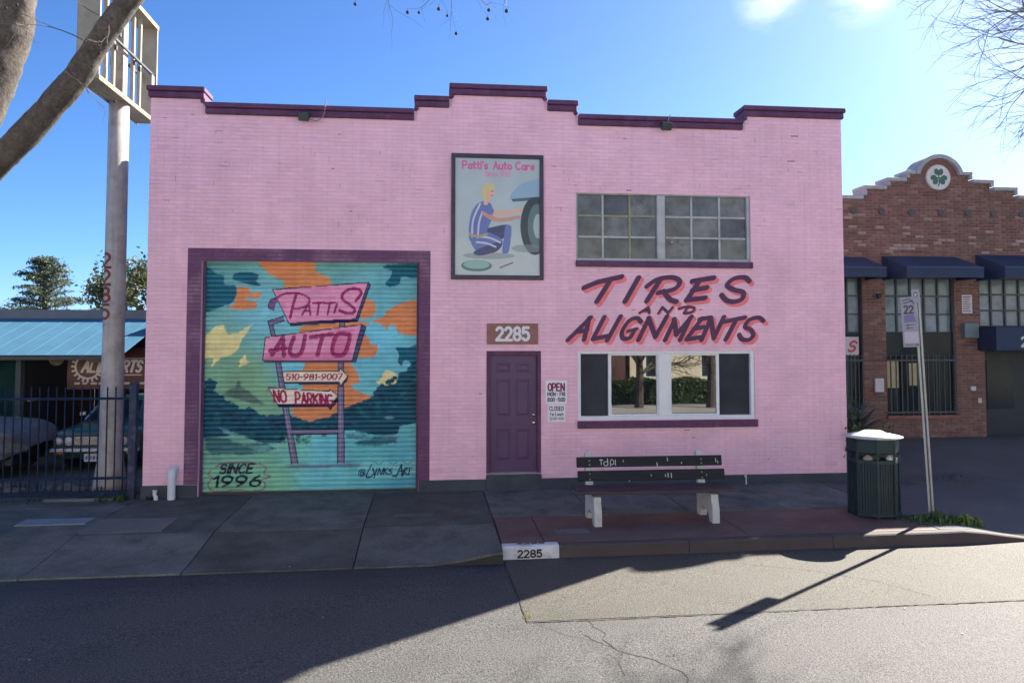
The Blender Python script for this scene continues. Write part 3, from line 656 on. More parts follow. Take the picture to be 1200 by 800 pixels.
# upper board
cv.poly(zp(Z2, [(262, 396), (790, 352), (890, 60), (910, 82), (806, 378), (270, 414)]), SD); cv.poly(zp(Z2, [(258, 392), (792, 352), (806, 378), (270, 414)]), NV)
b1 = zp(Z2, [(125, 125), (890, 62), (792, 356), (258, 392)]); cv.poly(b1, PK); cv.stroke(b1 + b1[:1], 3, NV); cv.stroke(zp(Z2, [(890, 60), (908, 82), (806, 376), (270, 412)]), 3, NV)
for p in ([(430, 120), (560, 100), (600, 130), (450, 150)], [(310, 340), (420, 345), (640, 335), (650, 350), (330, 362)], [(180, 220), (240, 240), (240, 280), (200, 280)], [(560, 180), (620, 170), (630, 200), (570, 200)]): cv.poly(zp(Z2, p), SRGB(200, 105, 165), .35, 2, .2, 1.5)
PN = (R(-40), .55)
def brush(Z, pts, w, col, curve=True, al=1.): cv.stroke(zp(Z, pts), w, col, al, None, curve)
cv.poly(zp(Z2, [(92, 262), (110, 205), (160, 185), (165, 215), (150, 250), (140, 290)]), SRGB(120, 90, 150)); brush(Z2, [(135, 288), (95, 265), (112, 210), (160, 188)], 3.5, NV)
brush(Z2, [(150, 200), (200, 165), (280, 152), (350, 158), (408, 185), (418, 222), (385, 258), (330, 276), (285, 278)], 6.5, MG); brush(Z2, [(312, 165), (288, 250), (268, 345)], 8.5, MG, False)
brush(Z2, [(362, 325), (415, 232), (428, 325)], 6.5, MG, False); brush(Z2, [(380, 295), (425, 290)], 5, MG, False)
brush(Z2, [(448, 232), (535, 226)], 6, MG, False); brush(Z2, [(495, 230), (484, 325)], 6.5, MG, False); brush(Z2, [(540, 234), (622, 226)], 6, MG, False); brush(Z2, [(582, 232), (566, 320)], 6.5, MG, False); brush(Z2, [(640, 235), (618, 308)], 7, MG, False)
brush(Z2, [(790, 212), (835, 150), (810, 118), (740, 118), (690, 150), (682, 195), (740, 240), (782, 278), (770, 308), (720, 312), (662, 288)], 9, MG)
# lower board
cv.poly(zp(Z2, [(840, 400), (874, 422), (795, 704), (762, 690)]), SD); cv.poly(zp(Z2, [(55, 684), (770, 684), (795, 704), (75, 706)]), NV); cv.stroke(zp(Z2, [(840, 402), (874, 422), (794, 704)]), 3, NV)
b2 = zp(Z2, [(75, 505), (840, 402), (766, 688), (55, 686)]); cv.poly(b2, PK); cv.stroke(b2 + b2[:1], 3, NV)
for p in ([(80, 640), (400, 620), (760, 600), (765, 684), (60, 684)], [(620, 450), (780, 430), (740, 640), (600, 640)]): cv.poly(zp(Z2, p), SRGB(195, 80, 140), .4, 3, .15, 3)
for pts, cu in (([(128, 645), (212, 505), (222, 648)], 0), ([(112, 612), (235, 588)], 0), ([(300, 505), (268, 600), (285, 645), (330, 648), (365, 610), (388, 495)], 1), ([(432, 505), (605, 478)], 0), ([(528, 490), (488, 645)], 0), ([(740, 480), (650, 478), (612, 560), (610, 630), (660, 650), (705, 630), (738, 540), (742, 484)], 1)):
    brush(Z2, pts, 13, MG, bool(cu), .93); brush(Z2, [(x - 6, y - 8) for x, y in pts], 2, SRGB(95, 25, 85), bool(cu), .7)
# arrows
a1 = zp(Z3, [(195, 72), (612, 66), (620, 48), (678, 105), (626, 172), (612, 150), (210, 150)]); cv.poly(zp(Z3, [(205, 150), (612, 150), (626, 172), (680, 105), (672, 140), (626, 188), (612, 164), (205, 162)]), NV)
cv.poly(a1, SRGB(228, 214, 206)); cv.stroke(a1 + a1[:1], 3, NV); cv.text('510-981-9007', 206.4 + 225 * .4193, 374.1 + 88 * .4193, 410 * .4193, 40 * .4193, 4.2, SRGB(150, 40, 84), slant=.12)
a2 = zp(Z3, [(95, 186), (538, 216), (545, 200), (606, 250), (548, 320), (535, 312), (168, 312)]); cv.poly(zp(Z3, [(160, 312), (535, 312), (548, 322), (606, 252), (604, 290), (548, 356), (532, 332), (172, 328)]), NV)
cv.poly(a2, SRGB(230, 212, 210)); cv.stroke(a2 + a2[:1], 3, NV)
tf = lambda x, y: (x, y + (x - 262) * .055 - (y - 480) * (x - 262) * .0012)
cv.text('NO', 264, 460, 36, 36, 6.5, SRGB(150, 30, 88), f=tf, slant=-.1); cv.text('PARKING', 330, 462, 112, 40, 6.2, SRGB(150, 30, 88), f=tf, slant=-.05)
# since 1996, signature
for q in range(2):
    for p in ([(78, 700), (70, 712), (82, 722), (70, 738), (76, 756), (100, 764), (160, 760), (200, 766), (235, 758), (240, 742), (228, 732), (256, 722), (236, 712), (242, 694), (222, 682)], [(92, 690), (110, 680), (150, 678), (190, 676), (215, 684)]):
        cv.stroke([(x + q * 3, y + q * 2) for x, y in p], 4 - q, SRGB(132, 72, 100), .75 - .3 * q, None, True)
cv.text('SINCE', 106, 684, 100, 26, 7.0, SRGB(22, 30, 56), slant=.28, pen=(R(-35), .8)); cv.text('1996', 88, 719, 140, 31, 9.0, SRGB(16, 22, 42), slant=.12, pen=(R(-35), .65))
cv.blob([(530, 690), (560, 680), (640, 684), (705, 678), (708, 720), (640, 735), (560, 732), (525, 720)], SRGB(130, 200, 212), .6, 3, .1, 4)
for x in (575, 620, 665): cv.stroke([(x, 684), (x + 14, 690), (x + 26, 684)], 3, SRGB(20, 80, 105), .8, None, True)
NB = SRGB(14, 52, 84); cv.text('@', 526, 704, 22, 22, 3.6, NB, slant=.2)
for p in ([(574, 690), (562, 712), (556, 728), (572, 728), (582, 718)], [(578, 702), (584, 722), (592, 704)], [(592, 704), (582, 732)], [(594, 722), (600, 703), (606, 722), (614, 702)], [(618, 702), (614, 722)], [(628, 702), (617, 712), (628, 722)], [(642, 704), (632, 708), (641, 716), (632, 722)], [(644, 727), (655, 727)], [(656, 732), (674, 690), (676, 728)], [(662, 714), (678, 712)], [(680, 724), (684, 704), (692, 706), (684, 714), (694, 724)], [(692, 704), (710, 702)], [(702, 704), (698, 724)]):
    cv.stroke([((x - 526) * .93 + 522, y) for x, y in p], 5, NB, 1, (R(-40), .7), len(p) > 3)
M_MURAL = mat('mural_paint', rough=.5, attr=True, var=.08, scale=2.5, bump=.05, bscale=60, streak=.1, spec=.45)
GDOOR = thing('roller_door', None, None, (-2.05, .14, 0)); GDOOR.parent = BLD; GDOOR.location = Vector((-2.05, .14, 0)) - ORG[BLD.name]
NS = 49; nx = 440; zb, zt = .02, 4.0; hp = (zt - zb) / NS
prof = [(0, .0, .016), (.06, .0, .012), (.14, 0, .004), (.35, 0, -.004), (.6, 0, -.006), (.82, 0, -.002), (.93, 0, .006), (1, 0, .016)]
for k in range(NS):
    z0 = zb + k * hp; xs_ = np.linspace(GD[0] - .03, GD[1] + .03, nx); V = []; 
    for fz, _, fy in prof: V.append(np.stack([xs_, np.full(nx, .14 + fy), np.full(nx, z0 + fz * hp * .999)], -1))
    V = np.concatenate(V); U_ = 46 + (V[:, 0] - GD[0]) / (GD[1] - GD[0]) * 667; V_ = 66 + (3.975 - V[:, 2]) / 3.975 * 706
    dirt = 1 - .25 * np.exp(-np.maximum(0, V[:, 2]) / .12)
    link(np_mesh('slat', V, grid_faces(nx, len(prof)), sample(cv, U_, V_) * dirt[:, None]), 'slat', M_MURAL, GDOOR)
mb = MB(); mb.box(GD[0] + .01, GD[1] - .01, .125, .175, -.01, .035); mb.build('bottom_bar', mat('dark_steel', (.05, .05, .055), .5, .2, 5, metal=.5), GDOOR)
mb = MB(); mb.box(GD[0] - .05, GD[1] + .05, .2, .3, -.1, 4.05); mb.build('backing', MATS['dark_steel'], GDOOR)
for x in (GD[0] + .002, GD[1] - .047):
    mb = MB(); mb.box(x, x + .045, .1, .125, -.02, 3.97); mb.build('guide_rail', M_PLUM, GDOOR)
# ------------------------------------------------------------------ front door
M_DOOR = mat('door_plum', (.082, .034, .108), .45, .1, 2.5, .05, 60, spec=.5)
FD = thing('front_door', None, None, (1.45, .1, .28)); FD.parent = BLD; FD.location = Vector((1.45, .1, .28)) - ORG[BLD.name]
mb = MB(); mb.box(1.035, 1.875, .11, .155, .3, 2.35); mb.build('door_leaf', M_DOOR, FD)
for a, b, c, d in ((1.155, 1.405, 2.04, 2.22), (1.505, 1.755, 2.04, 2.22), (1.155, 1.405, 1.27, 1.93), (1.505, 1.755, 1.27, 1.93), (1.155, 1.405, .5, 1.05), (1.505, 1.755, .5, 1.05)):
    mb = MB(); w = .022
    for q in ((a, b, c, c + w), (a, b, d - w, d), (a, a + w, c + w, d - w), (b - w, b, c + w, d - w)): mb.box(q[0], q[1], .1, .112, q[2], q[3])
    mb.add([(a + .05, .101, c + .05), (b - .05, .101, c + .05), (b - .05, .101, d - .05), (a + .05, .101, d - .05), (a + .03, .1105, c + .03), (b - .03, .1105, c + .03), (b - .03, .1105, d - .03), (a + .03, .1105, d - .03)], [(0, 1, 2, 3), (4, 5, 1, 0), (5, 6, 2, 1), (6, 7, 3, 2), (7, 4, 0, 3)])
    mb.build('door_panel', M_DOOR, FD, bevel=.004)
for a, b, c, d in ((.972, 1.032, .285, 2.435), (1.878, 1.938, .285, 2.435), (1.032, 1.878, 2.352, 2.435)):
    mb = MB(); mb.box(a, b, .03, .2, c, d); mb.build('door_frame', M_PLUM, FD, bevel=.006)
mb = MB(); mb.box(1.033, 1.877, .0, .15, .272, .302); mb.build('threshold', mat('worn_metal', (.32, .3, .31), .5, .25, 9, metal=.3), FD, bevel=.006)
M_BRASS = mat('door_brass', (.62, .52, .35), .25, .1, 9, metal=.9)
for z, r in ((1.16, .032), (1.3, .026)):
    mb = MB(); mb.tube([(1.815, .11, z), (1.815, .095, z)], [r, r], 14); mb.tube([(1.815, .095, z), (1.815, .07, z), (1.815, .05, z), (1.815, .04, z)], [.013, .016, r * .95, r * .6], 14)
    mb.build('door_knob' if z < 1.2 else 'deadbolt', M_BRASS, FD, smooth=True)
mb = MB(); mb.box(1.31, 1.6, .102, .1095, 1.12, 1.16); mb.build('mail_slot', M_DOOR, FD, bevel=.003)
mb = MB(); mb.box(.98, 1.93, .19, .25, .28, 2.44); mb.build('door_backing', MATS['dark_steel'], FD)
# ------------------------------------------------------------------ windows
M_WHITE = mat('white_vinyl', (.74, .76, .79), .4, .05, 3, spec=.5)
M_OLDW = mat('old_white_paint', (.42, .45, .46), .6, .15, 5, .15, 60, dirt=(.22, .22, .12), dscale=3, damt=.6)
M_OLDY = mat('old_green_paint', (.26, .28, .17), .6, .15, 5, .15, 60, dirt=(.36, .38, .36), dscale=3, damt=.5)
W1 = thing('steel_window', None, None, (4.21, .08, 4.05)); W1.parent = BLD; W1.location = Vector((4.21, .08, 4.05)) - ORG[BLD.name]
for x0, x1, z0, z1 in ((2.58, 2.615, 4.05, 5.3), (5.79, 5.84, 4.05, 5.3), (2.616, 5.789, 4.05, 4.1), (2.616, 5.789, 5.255, 5.3)):
    mb = MB(); mb.box(x0, x1, .04, .16, z0, z1); mb.build('window_frame', M_OLDW, W1, bevel=.004)
mb = MB(); mb.box(4.085, 4.235, .03, .15, 4.101, 5.254); mb.build('mullion', M_OLDW, W1, bevel=.008)
M_FROST = mat('dusty_glass', (.13, .152, .155), .16, .35, 4, .12, 25, dirt=(.2, .22, .23), dscale=3.2, damt=.6, ior=1.4)
M_FROST2 = mat('dusty_glass_b', (.085, .105, .12), .1, .5, 3, .2, 18, dirt=(.16, .17, .2), dscale=2.2, damt=.7, ior=1.4)
M_FROST3 = mat('dusty_glass_c', (.15, .165, .17), .22, .45, 5, .15, 22, dirt=(.25, .26, .28), dscale=4.5, damt=.8, ior=1.4)
zc = [4.1, 4.49, 4.875, 5.255]
for gi, cols_ in enumerate(([2.616, 3.085, 3.585, 4.085], [4.236, 4.745, 5.275, 5.79])):
    for i in range(3):
        for j in range(3):
            a, b, c, d = cols_[i], cols_[i + 1], zc[j], zc[j + 1]; t1, t2 = random.uniform(-.006, .006), random.uniform(-.006, .006)
            mb = MB(); mb.add([(a, .1 + t1, c), (b, .1 + t2, c), (b, .1 - t1, d), (a, .1 - t2, d), (a, .106 + t1, c), (b, .106 + t2, c), (b, .106 - t1, d), (a, .106 - t2, d)], [(0, 1, 2, 3), (7, 6, 5, 4), (0, 4, 5, 1), (1, 5, 6, 2), (2, 6, 7, 3), (3, 7, 4, 0)])
            mb.build('pane', random.choice((M_FROST, M_FROST2, M_FROST3)), W1)
    for i in (1, 2):
        mb = MB(); mb.box(cols_[i] - .018, cols_[i] + .018, .075, .125, zc[0] + .001, zc[3] - .001); mb.build('muntin', M_OLDY if gi == 0 and i == 2 else M_OLDW, W1)
        for k in range(3):
            mb = MB(); mb.box(cols_[k] + .019, cols_[k + 1] - .019, .078, .122, zc[i] - .017, zc[i] + .017); mb.build('muntin', M_OLDY if gi == 0 and i == 2 else M_OLDW, W1)
mb = MB(); mb.lathe(0, 0, [(.02, 0), (.035, .01), (.035, .03), (.02, .045)], 12)
for i_ in range(len(mb.v)): x, y, z = mb.v[i_]; mb.v[i_] = (4.36 + x, .06 + y, 4.38 + z)
mb.build('window_latch', M_BRASS, W1, smooth=True)
mb = MB(); mb.box(2.57, 5.86, -.06, .12, 3.935, 4.045); mb.build('window_sill', M_PLUM, BLD, bevel=.008)
W2 = thing('sliding_window', None, None, (4.24, .08, 1.19)); W2.parent = BLD; W2.location = Vector((4.24, .08, 1.19)) - ORG[BLD.name]
for x0, x1, z0, z1 in ((2.60, 2.66, 1.19, 2.44), (5.81, 5.88, 1.19, 2.44), (2.661, 5.809, 1.19, 1.265), (2.661, 5.809, 2.375, 2.44), (4.085, 4.305, 1.266, 2.374)):
    mb = MB(); mb.box(x0, x1, .02, .15, z0, z1); mb.build('window_frame' if z1 - z0 < .1 or x1 - x0 < .1 else 'mullion', M_WHITE, W2, bevel=.006)
M_GLASS = glassmat('window_glass', (.012, .016, .018), .015, 2.3, var=.1)
M_SCREEN = mat('insect_screen', (.045, .05, .06), .8, .25, 1.5, spec=.15)
for x0, x1, kind in ((2.661, 3.165, 's'), (3.166, 4.084, 'g'), (4.306, 5.225, 'g'), (5.226, 5.809, 's')):
    if kind == 'g':
        f = .055
        for q in ((x0, x0 + f, 1.267, 2.373), (x1 - f * .45, x1, 1.267, 2.373), (x0 + f, x1 - f * .45, 1.267, 1.267 + f * .5), (x0 + f, x1 - f * .45, 2.373 - f * .5, 2.373)) if x0 < 4 else ((x0, x0 + f * .45, 1.267, 2.373), (x1 - f, x1, 1.267, 2.373), (x0 + f * .45, x1 - f, 1.267, 1.267 + f * .5), (x0 + f * .45, x1 - f, 2.373 - f * .5, 2.373)):
            mb = MB(); mb.box(q[0], q[1], .05, .1, q[2], q[3]); mb.build('sash', M_WHITE, W2)
        mb = MB(); mb.box(x0 + .02, x1 - .02, .075, .083, 1.28, 2.36); mb.build('pane', M_GLASS, W2)
    else:
        mb = MB(); mb.box(x0, x1, .1, .106, 1.266, 2.374); mb.build('pane', M_GLASS, W2)
        mb = MB(); mb.box(x0 + .002, x1 - .002, .093, .0935, 1.268, 2.372)
        sc = M_SCREEN; mb.build('insect_screen', sc, W2)
mb = MB(); mb.box(2.59, 5.91, -.06, .12, 1.055, 1.185); mb.build('window_sill', M_PLUM, BLD, bevel=.008)
# ------------------------------------------------------------------ painted words on the wall
cv = Canvas(0, 425, 960, 775, 1.0)
# soften nothing here: sign writer's paint
PUR, COR = np.array([.085, .03, .085]), np.array([.84, .2, .22])
WORDS = []
def w_(pts, w, cu=0): WORDS.append((pts, w, cu))
T1 = 30
for p in ([(98, 508), (160, 482), (272, 457)], [(222, 472), (158, 572)], [(352, 462), (290, 572)], [(455, 470), (392, 570)], [(640, 474), (582, 562)], [(606, 478), (704, 462)], [(606, 520), (672, 508)], [(578, 566), (664, 556)]): w_(p, T1)
w_([(392, 502), (440, 470), (510, 460), (546, 480), (520, 515), (445, 532)], 27, 1); w_([(470, 524), (496, 560), (530, 574)], 27, 1)
w_([(872, 478), (850, 460), (800, 466), (768, 496), (800, 518), (842, 530), (838, 560), (800, 574), (762, 566), (742, 542)], 27, 1)
for p in ([(358, 626), (398, 600), (402, 626)], [(374, 617), (402, 615)], [(446, 628), (464, 600), (492, 626), (512, 600)], [(566, 626), (582, 602)]): w_(p, 15)
w_([(542, 606), (575, 598), (612, 602), (606, 620), (572, 628)], 15, 1)
for p in ([(22, 752), (128, 648)], [(122, 650), (98, 750)], [(58, 716), (112, 706)], [(192, 646), (142, 742)], [(140, 748), (208, 734)], [(268, 643), (206, 754)], [(352, 752), (402, 650)], [(400, 650), (432, 738)], [(432, 738), (486, 642)], [(478, 752), (520, 662)], [(520, 655), (530, 728)], [(530, 728), (600, 645)], [(596, 648), (548, 752)],
          [(650, 652), (580, 746)], [(640, 656), (690, 648)], [(612, 700), (656, 692)], [(580, 750), (640, 740)], [(648, 752), (692, 652)], [(692, 652), (706, 744)], [(706, 744), (752, 646)], [(752, 668), (850, 648)], [(812, 656), (762, 750)]): w_(p, 26)
w_([(364, 668), (345, 650), (308, 664), (276, 712), (280, 744), (312, 742), (336, 704)], 24, 1); w_([(302, 712), (345, 700)], 18)
w_([(938, 664), (915, 648), (874, 658), (852, 690), (880, 706), (890, 732), (868, 752), (836, 748), (824, 728)], 24, 1)
PEN = (R(-38), .72)
for dx, dy in ((4, 5), (7, 8), (10, 11), (13, 14)):
    for p, w, cu in WORDS:
        k = 1 if w > 16 else .3
        cv.stroke([(x + dx * k, y + dy * k) for x, y in p], w, COR, 1, PEN, bool(cu))
for x in (330, 645): cv.stroke([(x - 6, 612), (x + 6, 610)], 6, COR)
for p, w, cu in WORDS: cv.stroke(p, w, PUR, 1, PEN, bool(cu))
def wordmap(U, V):
    # photo framing of the words -> metres on the wall
    du, dv = U - 480, V - 600
    X = 4.220 + .0039698 * du + 1.19e-7 * du * du - 3.9e-5 * dv - 5e-8 * du * dv
    Z = 3.2145 - .003871 * dv + 2e-5 * du - 1.13e-7 * du * dv
    fr = ((Z - .19) / HC) % 1.; joint = (fr < .06) | (fr > .94)
    return np.stack([X, np.where(joint, .0025, -.0035), Z], -1)
M_LET = mat('sign_paint', rough=.6, attr=True, var=.12, scale=6, bump=.08, bscale=70)
paint_cut('painted_lettering', cv, wordmap, M_LET, WALL)
# ================================================================== things fixed to the garage front
M_PAINT = MATS['paint_attr']
M_BLACK = mat('black_metal', (.03, .032, .036), .5, .2, 6, spec=.5)
# poster: lettering kept, the picture itself a plain generic garage scene
T = thing('poster_sign', 'dark framed poster lettered in pink above the plum door, with a figure and car wheel', 'poster', (1.165, -.03, 3.68))
for a, b, c, d in ((.34, 1.985, 5.85, 5.925), (.34, 1.985, 3.685, 3.765), (.34, .41, 3.765, 5.85), (1.915, 1.985, 3.765, 5.85)):
    mb = MB(); mb.box(a, b, -.05, -.006, c, d); mb.build('frame', mat('poster_frame', (.04, .03, .06), .5, .3, 6), T, bevel=.005)
cv = Canvas(0, 0, 1.505, 2.085, 220, SRGB(160, 178, 192))
rr = cv.region(0, 0, 1.505, 2.085); cv.a *= (1 + .12 * smooth_noise(rr[1] * 1.2 + 0 * rr[2], rr[2] * 1.2 + 0 * rr[1], 9))[..., None]
cv.poly([(0, 1.45), (1.505, 1.3), (1.505, 2.085), (0, 2.085)], SRGB(172, 188, 196), .8, .05, 3, .05)
cv.text("Patti's", .13, .06, .44, .13, .032, SRGB(190, 98, 150)); cv.text('Auto', .68, .06, .32, .13, .032, SRGB(190, 98, 150)); cv.text('Care', 1.08, .06, .33, .13, .032, SRGB(190, 98, 150))
cv.text('Since', .53, .235, .22, .085, .018, SRGB(192, 130, 172)); cv.text('1996', .8, .235, .18, .085, .018, SRGB(192, 130, 172))
# car wing and wheel
cv.blob([(.98, .72), (1.1, .5), (1.3, .4), (1.6, .36), (1.6, .72), (1.3, .72)], SRGB(130, 165, 196), 1, .01, 6); cv.poly([(1.0, .72), (1.6, .66), (1.6, .72), (1.02, .77)], SRGB(70, 96, 118))
cv.ellipse(1.42, 1.2, .26, .52, SRGB(44, 60, 72)); cv.ellipse(1.46, 1.2, .17, .4, SRGB(82, 112, 122)); cv.ellipse(1.48, 1.2, .09, .22, SRGB(150, 175, 182)); cv.ellipse(1.3, 1.6, .3, .07, SRGB(110, 128, 138), .6)
# a plain figure in blue striped overalls, crouched by the wheel
SK, BL, BW, HR, DKB = SRGB(205, 165, 150), SRGB(92, 112, 176), SRGB(190, 198, 224), SRGB(190, 184, 138), SRGB(58, 66, 112)
cv.ellipse(.6, 1.74, .46, .06, SRGB(110, 124, 134), .6)
cv.blob([(.3, 1.42), (.36, 1.28), (.62, 1.24), (.94, 1.18), (1.0, 1.28), (.9, 1.4), (.6, 1.56), (.38, 1.58)], DKB, 1, .008, 6)
cv.blob([(.9, 1.2), (1.0, 1.24), (.98, 1.5), (.94, 1.68), (.84, 1.68), (.86, 1.45)], BL, 1, .006, 6)
cv.blob([(.28, 1.5), (.3, 1.34), (.5, 1.3), (.8, 1.42), (.84, 1.54), (.7, 1.62), (.4, 1.66)], BL, 1, .008, 6); cv.blob([(.72, 1.5), (.84, 1.52), (.74, 1.66), (.42, 1.74), (.34, 1.66)], DKB, 1, .006, 6)
cv.blob([(.82, 1.66), (.96, 1.64), (1.08, 1.7), (1.06, 1.75), (.82, 1.75)], SRGB(54, 50, 60)); cv.blob([(.24, 1.66), (.36, 1.62), (.44, 1.72), (.3, 1.76)], SRGB(54, 50, 60))
cv.blob([(.26, 1.48), (.26, 1.1), (.36, .86), (.52, .76), (.64, .84), (.66, 1.02), (.58, 1.24), (.5, 1.42)], BL, 1, .008, 6)
for p in ([(.3, 1.4), (.32, 1.1), (.44, .82)], [(.4, 1.42), (.43, 1.12), (.54, .8)], [(.36, 1.4), (.6, 1.42), (.8, 1.5)], [(.38, 1.5), (.56, 1.52), (.72, 1.58)]): cv.stroke(p, .032, BW, .85, None, True)
cv.stroke([(.26, 1.36), (.4, 1.4), (.56, 1.36)], .045, SRGB(160, 150, 110), 1, None, True)
cv.stroke([(.56, .92), (.8, .98), (1.18, .92)], .1, SK, 1, None, True, .055); cv.stroke([(.52, .98), (.76, 1.1), (1.14, 1.04)], .1, SRGB(185, 142, 130), 1, None, True, .055); cv.stroke([(.5, .88), (.62, .94)], .13, BL)
cv.stroke([(.54, .8), (.57, .7)], .08, SK); cv.ellipse(.6, .6, .09, .12, SK, 1, .15); cv.blob([(.5, .74), (.46, .6), (.52, .47), (.64, .45), (.72, .51), (.64, .56), (.56, .6), (.55, .76)], HR, 1, .01, 8); cv.stroke([(.64, .59), (.67, .59)], .012, SRGB(70, 60, 70)); cv.stroke([(.63, .67), (.67, .665)], .012, SRGB(170, 70, 80))
cv.ellipse(.38, 1.92, .27, .1, SRGB(70, 110, 118)); cv.ellipse(.38, 1.9, .23, .075, SRGB(130, 168, 172)); cv.stroke([(.8, 1.95), (1.02, 1.86)], .025, SRGB(120, 88, 86)); 
paint_panel('poster_sheet', cv, lambda U, V: np.stack([.41 + U, np.full_like(U, -.02), 5.85 - V], -1), 330, 456, mat('poster_print', rough=.35, attr=True, var=.05, scale=2), T)
mb = MB(); mb.box(.39, 1.94, -.018, -.007, 3.75, 5.86); mb.build('backing_board', M_BLACK, T)
# number board over the door
T = thing('number_board', 'brown board over the plum door with house number 2285 in white', 'sign', (1.425, -.02, 2.54))
mb = MB(); mb.box(.975, 1.885, -.028, -.004, 2.545, 2.915); mb.build('board', mat('brown_board', (.27, .12, .105), .6, .18, 5, dirt=(.2, .1, .1), dscale=6, damt=.5), T, bevel=.004)
cv = Canvas(0, 0, .91, .37, 260); cv.text('2285', .17, .075, .58, .22, .052, (.74, .74, .76))
paint_cut('number', cv, lambda U, V: np.stack([.975 + U, np.full_like(U, -.031), 2.915 - V], -1), M_PAINT, T)
# opening hours
def hours(name, label, x0, x1, z0, z1, lines):
    t = thing(name, label, 'sign', ((x0 + x1) / 2, -.01, z0)); mb = MB(); mb.box(x0, x1, -.012, -.003, z0, z1); mb.build('plate', mat('plate_white', (.78, .8, .82), .45, .04, 5), t)
    cv = Canvas(0, 0, x1 - x0, z1 - z0, 420)
    for s, x, y, w, h, sw, c in lines: cv.text(s, x, y, w, h, sw, c)
    paint_cut('print', cv, lambda U, V: np.stack([x0 + U, np.full_like(U, -.0145), z1 - V], -1), M_PAINT, t, .4)
RD = (.22, .02, .1); DK = (.13, .08, .17)
hours('hours_sign', 'white sign with OPEN and weekday hours beside the door', 2.02, 2.4, 1.49, 1.9, [('OPEN', .045, .05, .29, .125, .027, RD), ('MON', .035, .205, .14, .06, .015, DK), ('-', .2, .205, .02, .06, .013, DK), ('FRI', .255, .205, .09, .06, .015, DK), ('8:00', .035, .3, .125, .065, .015, DK), ('-', .19, .3, .02, .065, .013, DK), ('5:00', .225, .3, .12, .065, .015, DK)])
hours('lunch_sign', 'smaller white CLOSED for lunch sign under the hours sign', 2.06, 2.37, 1.175, 1.482, [('CLOSED', .03, .035, .25, .07, .014, (.2, .1, .2)), ('For', .04, .14, .07, .055, .01, DK), ('Lunch', .135, .14, .14, .055, .01, DK), ('12:00-1:00', .03, .225, .25, .045, .009, (.25, .18, .26))])
# floodlights under the parapet
M_FL = mat('floodlight_green', (.035, .055, .055), .45, .2, 8)
for i, (x, zc_, lb, cord) in enumerate(((-2.2, 6.47, 'dark floodlight with a looped cord under the left parapet', 1), (4.215, 6.49, 'dark tilted floodlight under the right parapet beside the upper window', 0))):
    t = thing('floodlight', lb, 'floodlight', (x, -.1, zc_), 'floodlights under the parapet')
    mb = MB(); M_ = Matrix.Translation((x, -.17, zc_)) @ Matrix.Rotation(R(28), 4, 'X'); mb.box(-.09, .09, -.06, .06, -.075, .075, M=M_); mb.build('housing', M_FL, t, bevel=.015, seg=2)
    mb = MB(); mb.box(-.075, .075, -.066, -.058, -.06, .06, M=M_ @ Matrix.Rotation(R(0), 4, 'X')); mb.build('lens', glassmat('lamp_glass', (.05, .06, .06), .1, 1.6), t)
    mb = MB(); mb.box(x - .1, x + .1, -.1, -.004, zc_ + .07, zc_ + .1); mb.build('bracket', M_FL, t)
    mb = MB(); c = [(x + .08, -.16, zc_ - .04), (x + .2, -.08, zc_ - .05), (x + .3, -.06, zc_ + .03), (x + .34, -.11, zc_ + .1), (x + .36, -.12, zc_ + .3)] if cord else [(x + .05, -.12, zc_ + .06), (x + .06, -.11, zc_ + .15), (x + .09, -.12, zc_ + .22)]
    mb.tube([tuple(p) for p in catmull(c, 5)], .009, 6); mb.build('cord', mat('old_cable', (.3, .2, .26), .6), t)
# pipes at the foot of the left corner
M_PVC = mat('white_pvc', (.62, .64, .68), .4, .06, 6)
T = thing('drain_pipe', 'white plastic drain pipe elbowing into the wall left of the roller door', 'pipe', (-4.28, -.12, -.02))
mb = MB(); mb.tube([(-4.28, -.12, -.06), (-4.28, -.12, .3)], .062, 18); mb.build('pipe', M_PVC, T, smooth=False)
mb = MB(); mb.tube([(-4.28, -.12, .301), (-4.28, -.12, .36), (-4.277, -.1, .42), (-4.27, -.04, .45), (-4.27, .004, .455)], .07, 18); mb.build('elbow', M_PVC, T)
T = thing('pipe_stub', 'short white broken pipe stub with weeds at the left corner of the pink wall', 'pipe', (-4.53, -.1, -.02))
mb = MB(); mb.tube([(-4.52, -.12, -.06), (-4.53, -.12, .03), (-4.55, -.12, .06), (-4.54, -.12, .13)], [.035, .035, .028, .04], 12); mb.build('stub', M_PVC, T)
T = thing('wall_spigot', 'thin white pipe standing against the plinth right of the bench', 'pipe', (5.66, -.08, 0.03))
mb = MB(); mb.tube([(5.66, -.07, .0), (5.66, -.07, .2)], .012, 8); mb.tube([(5.64, -.065, .15), (5.64, -.065, .31)], .007, 6); mb.build('riser', M_PVC, T)

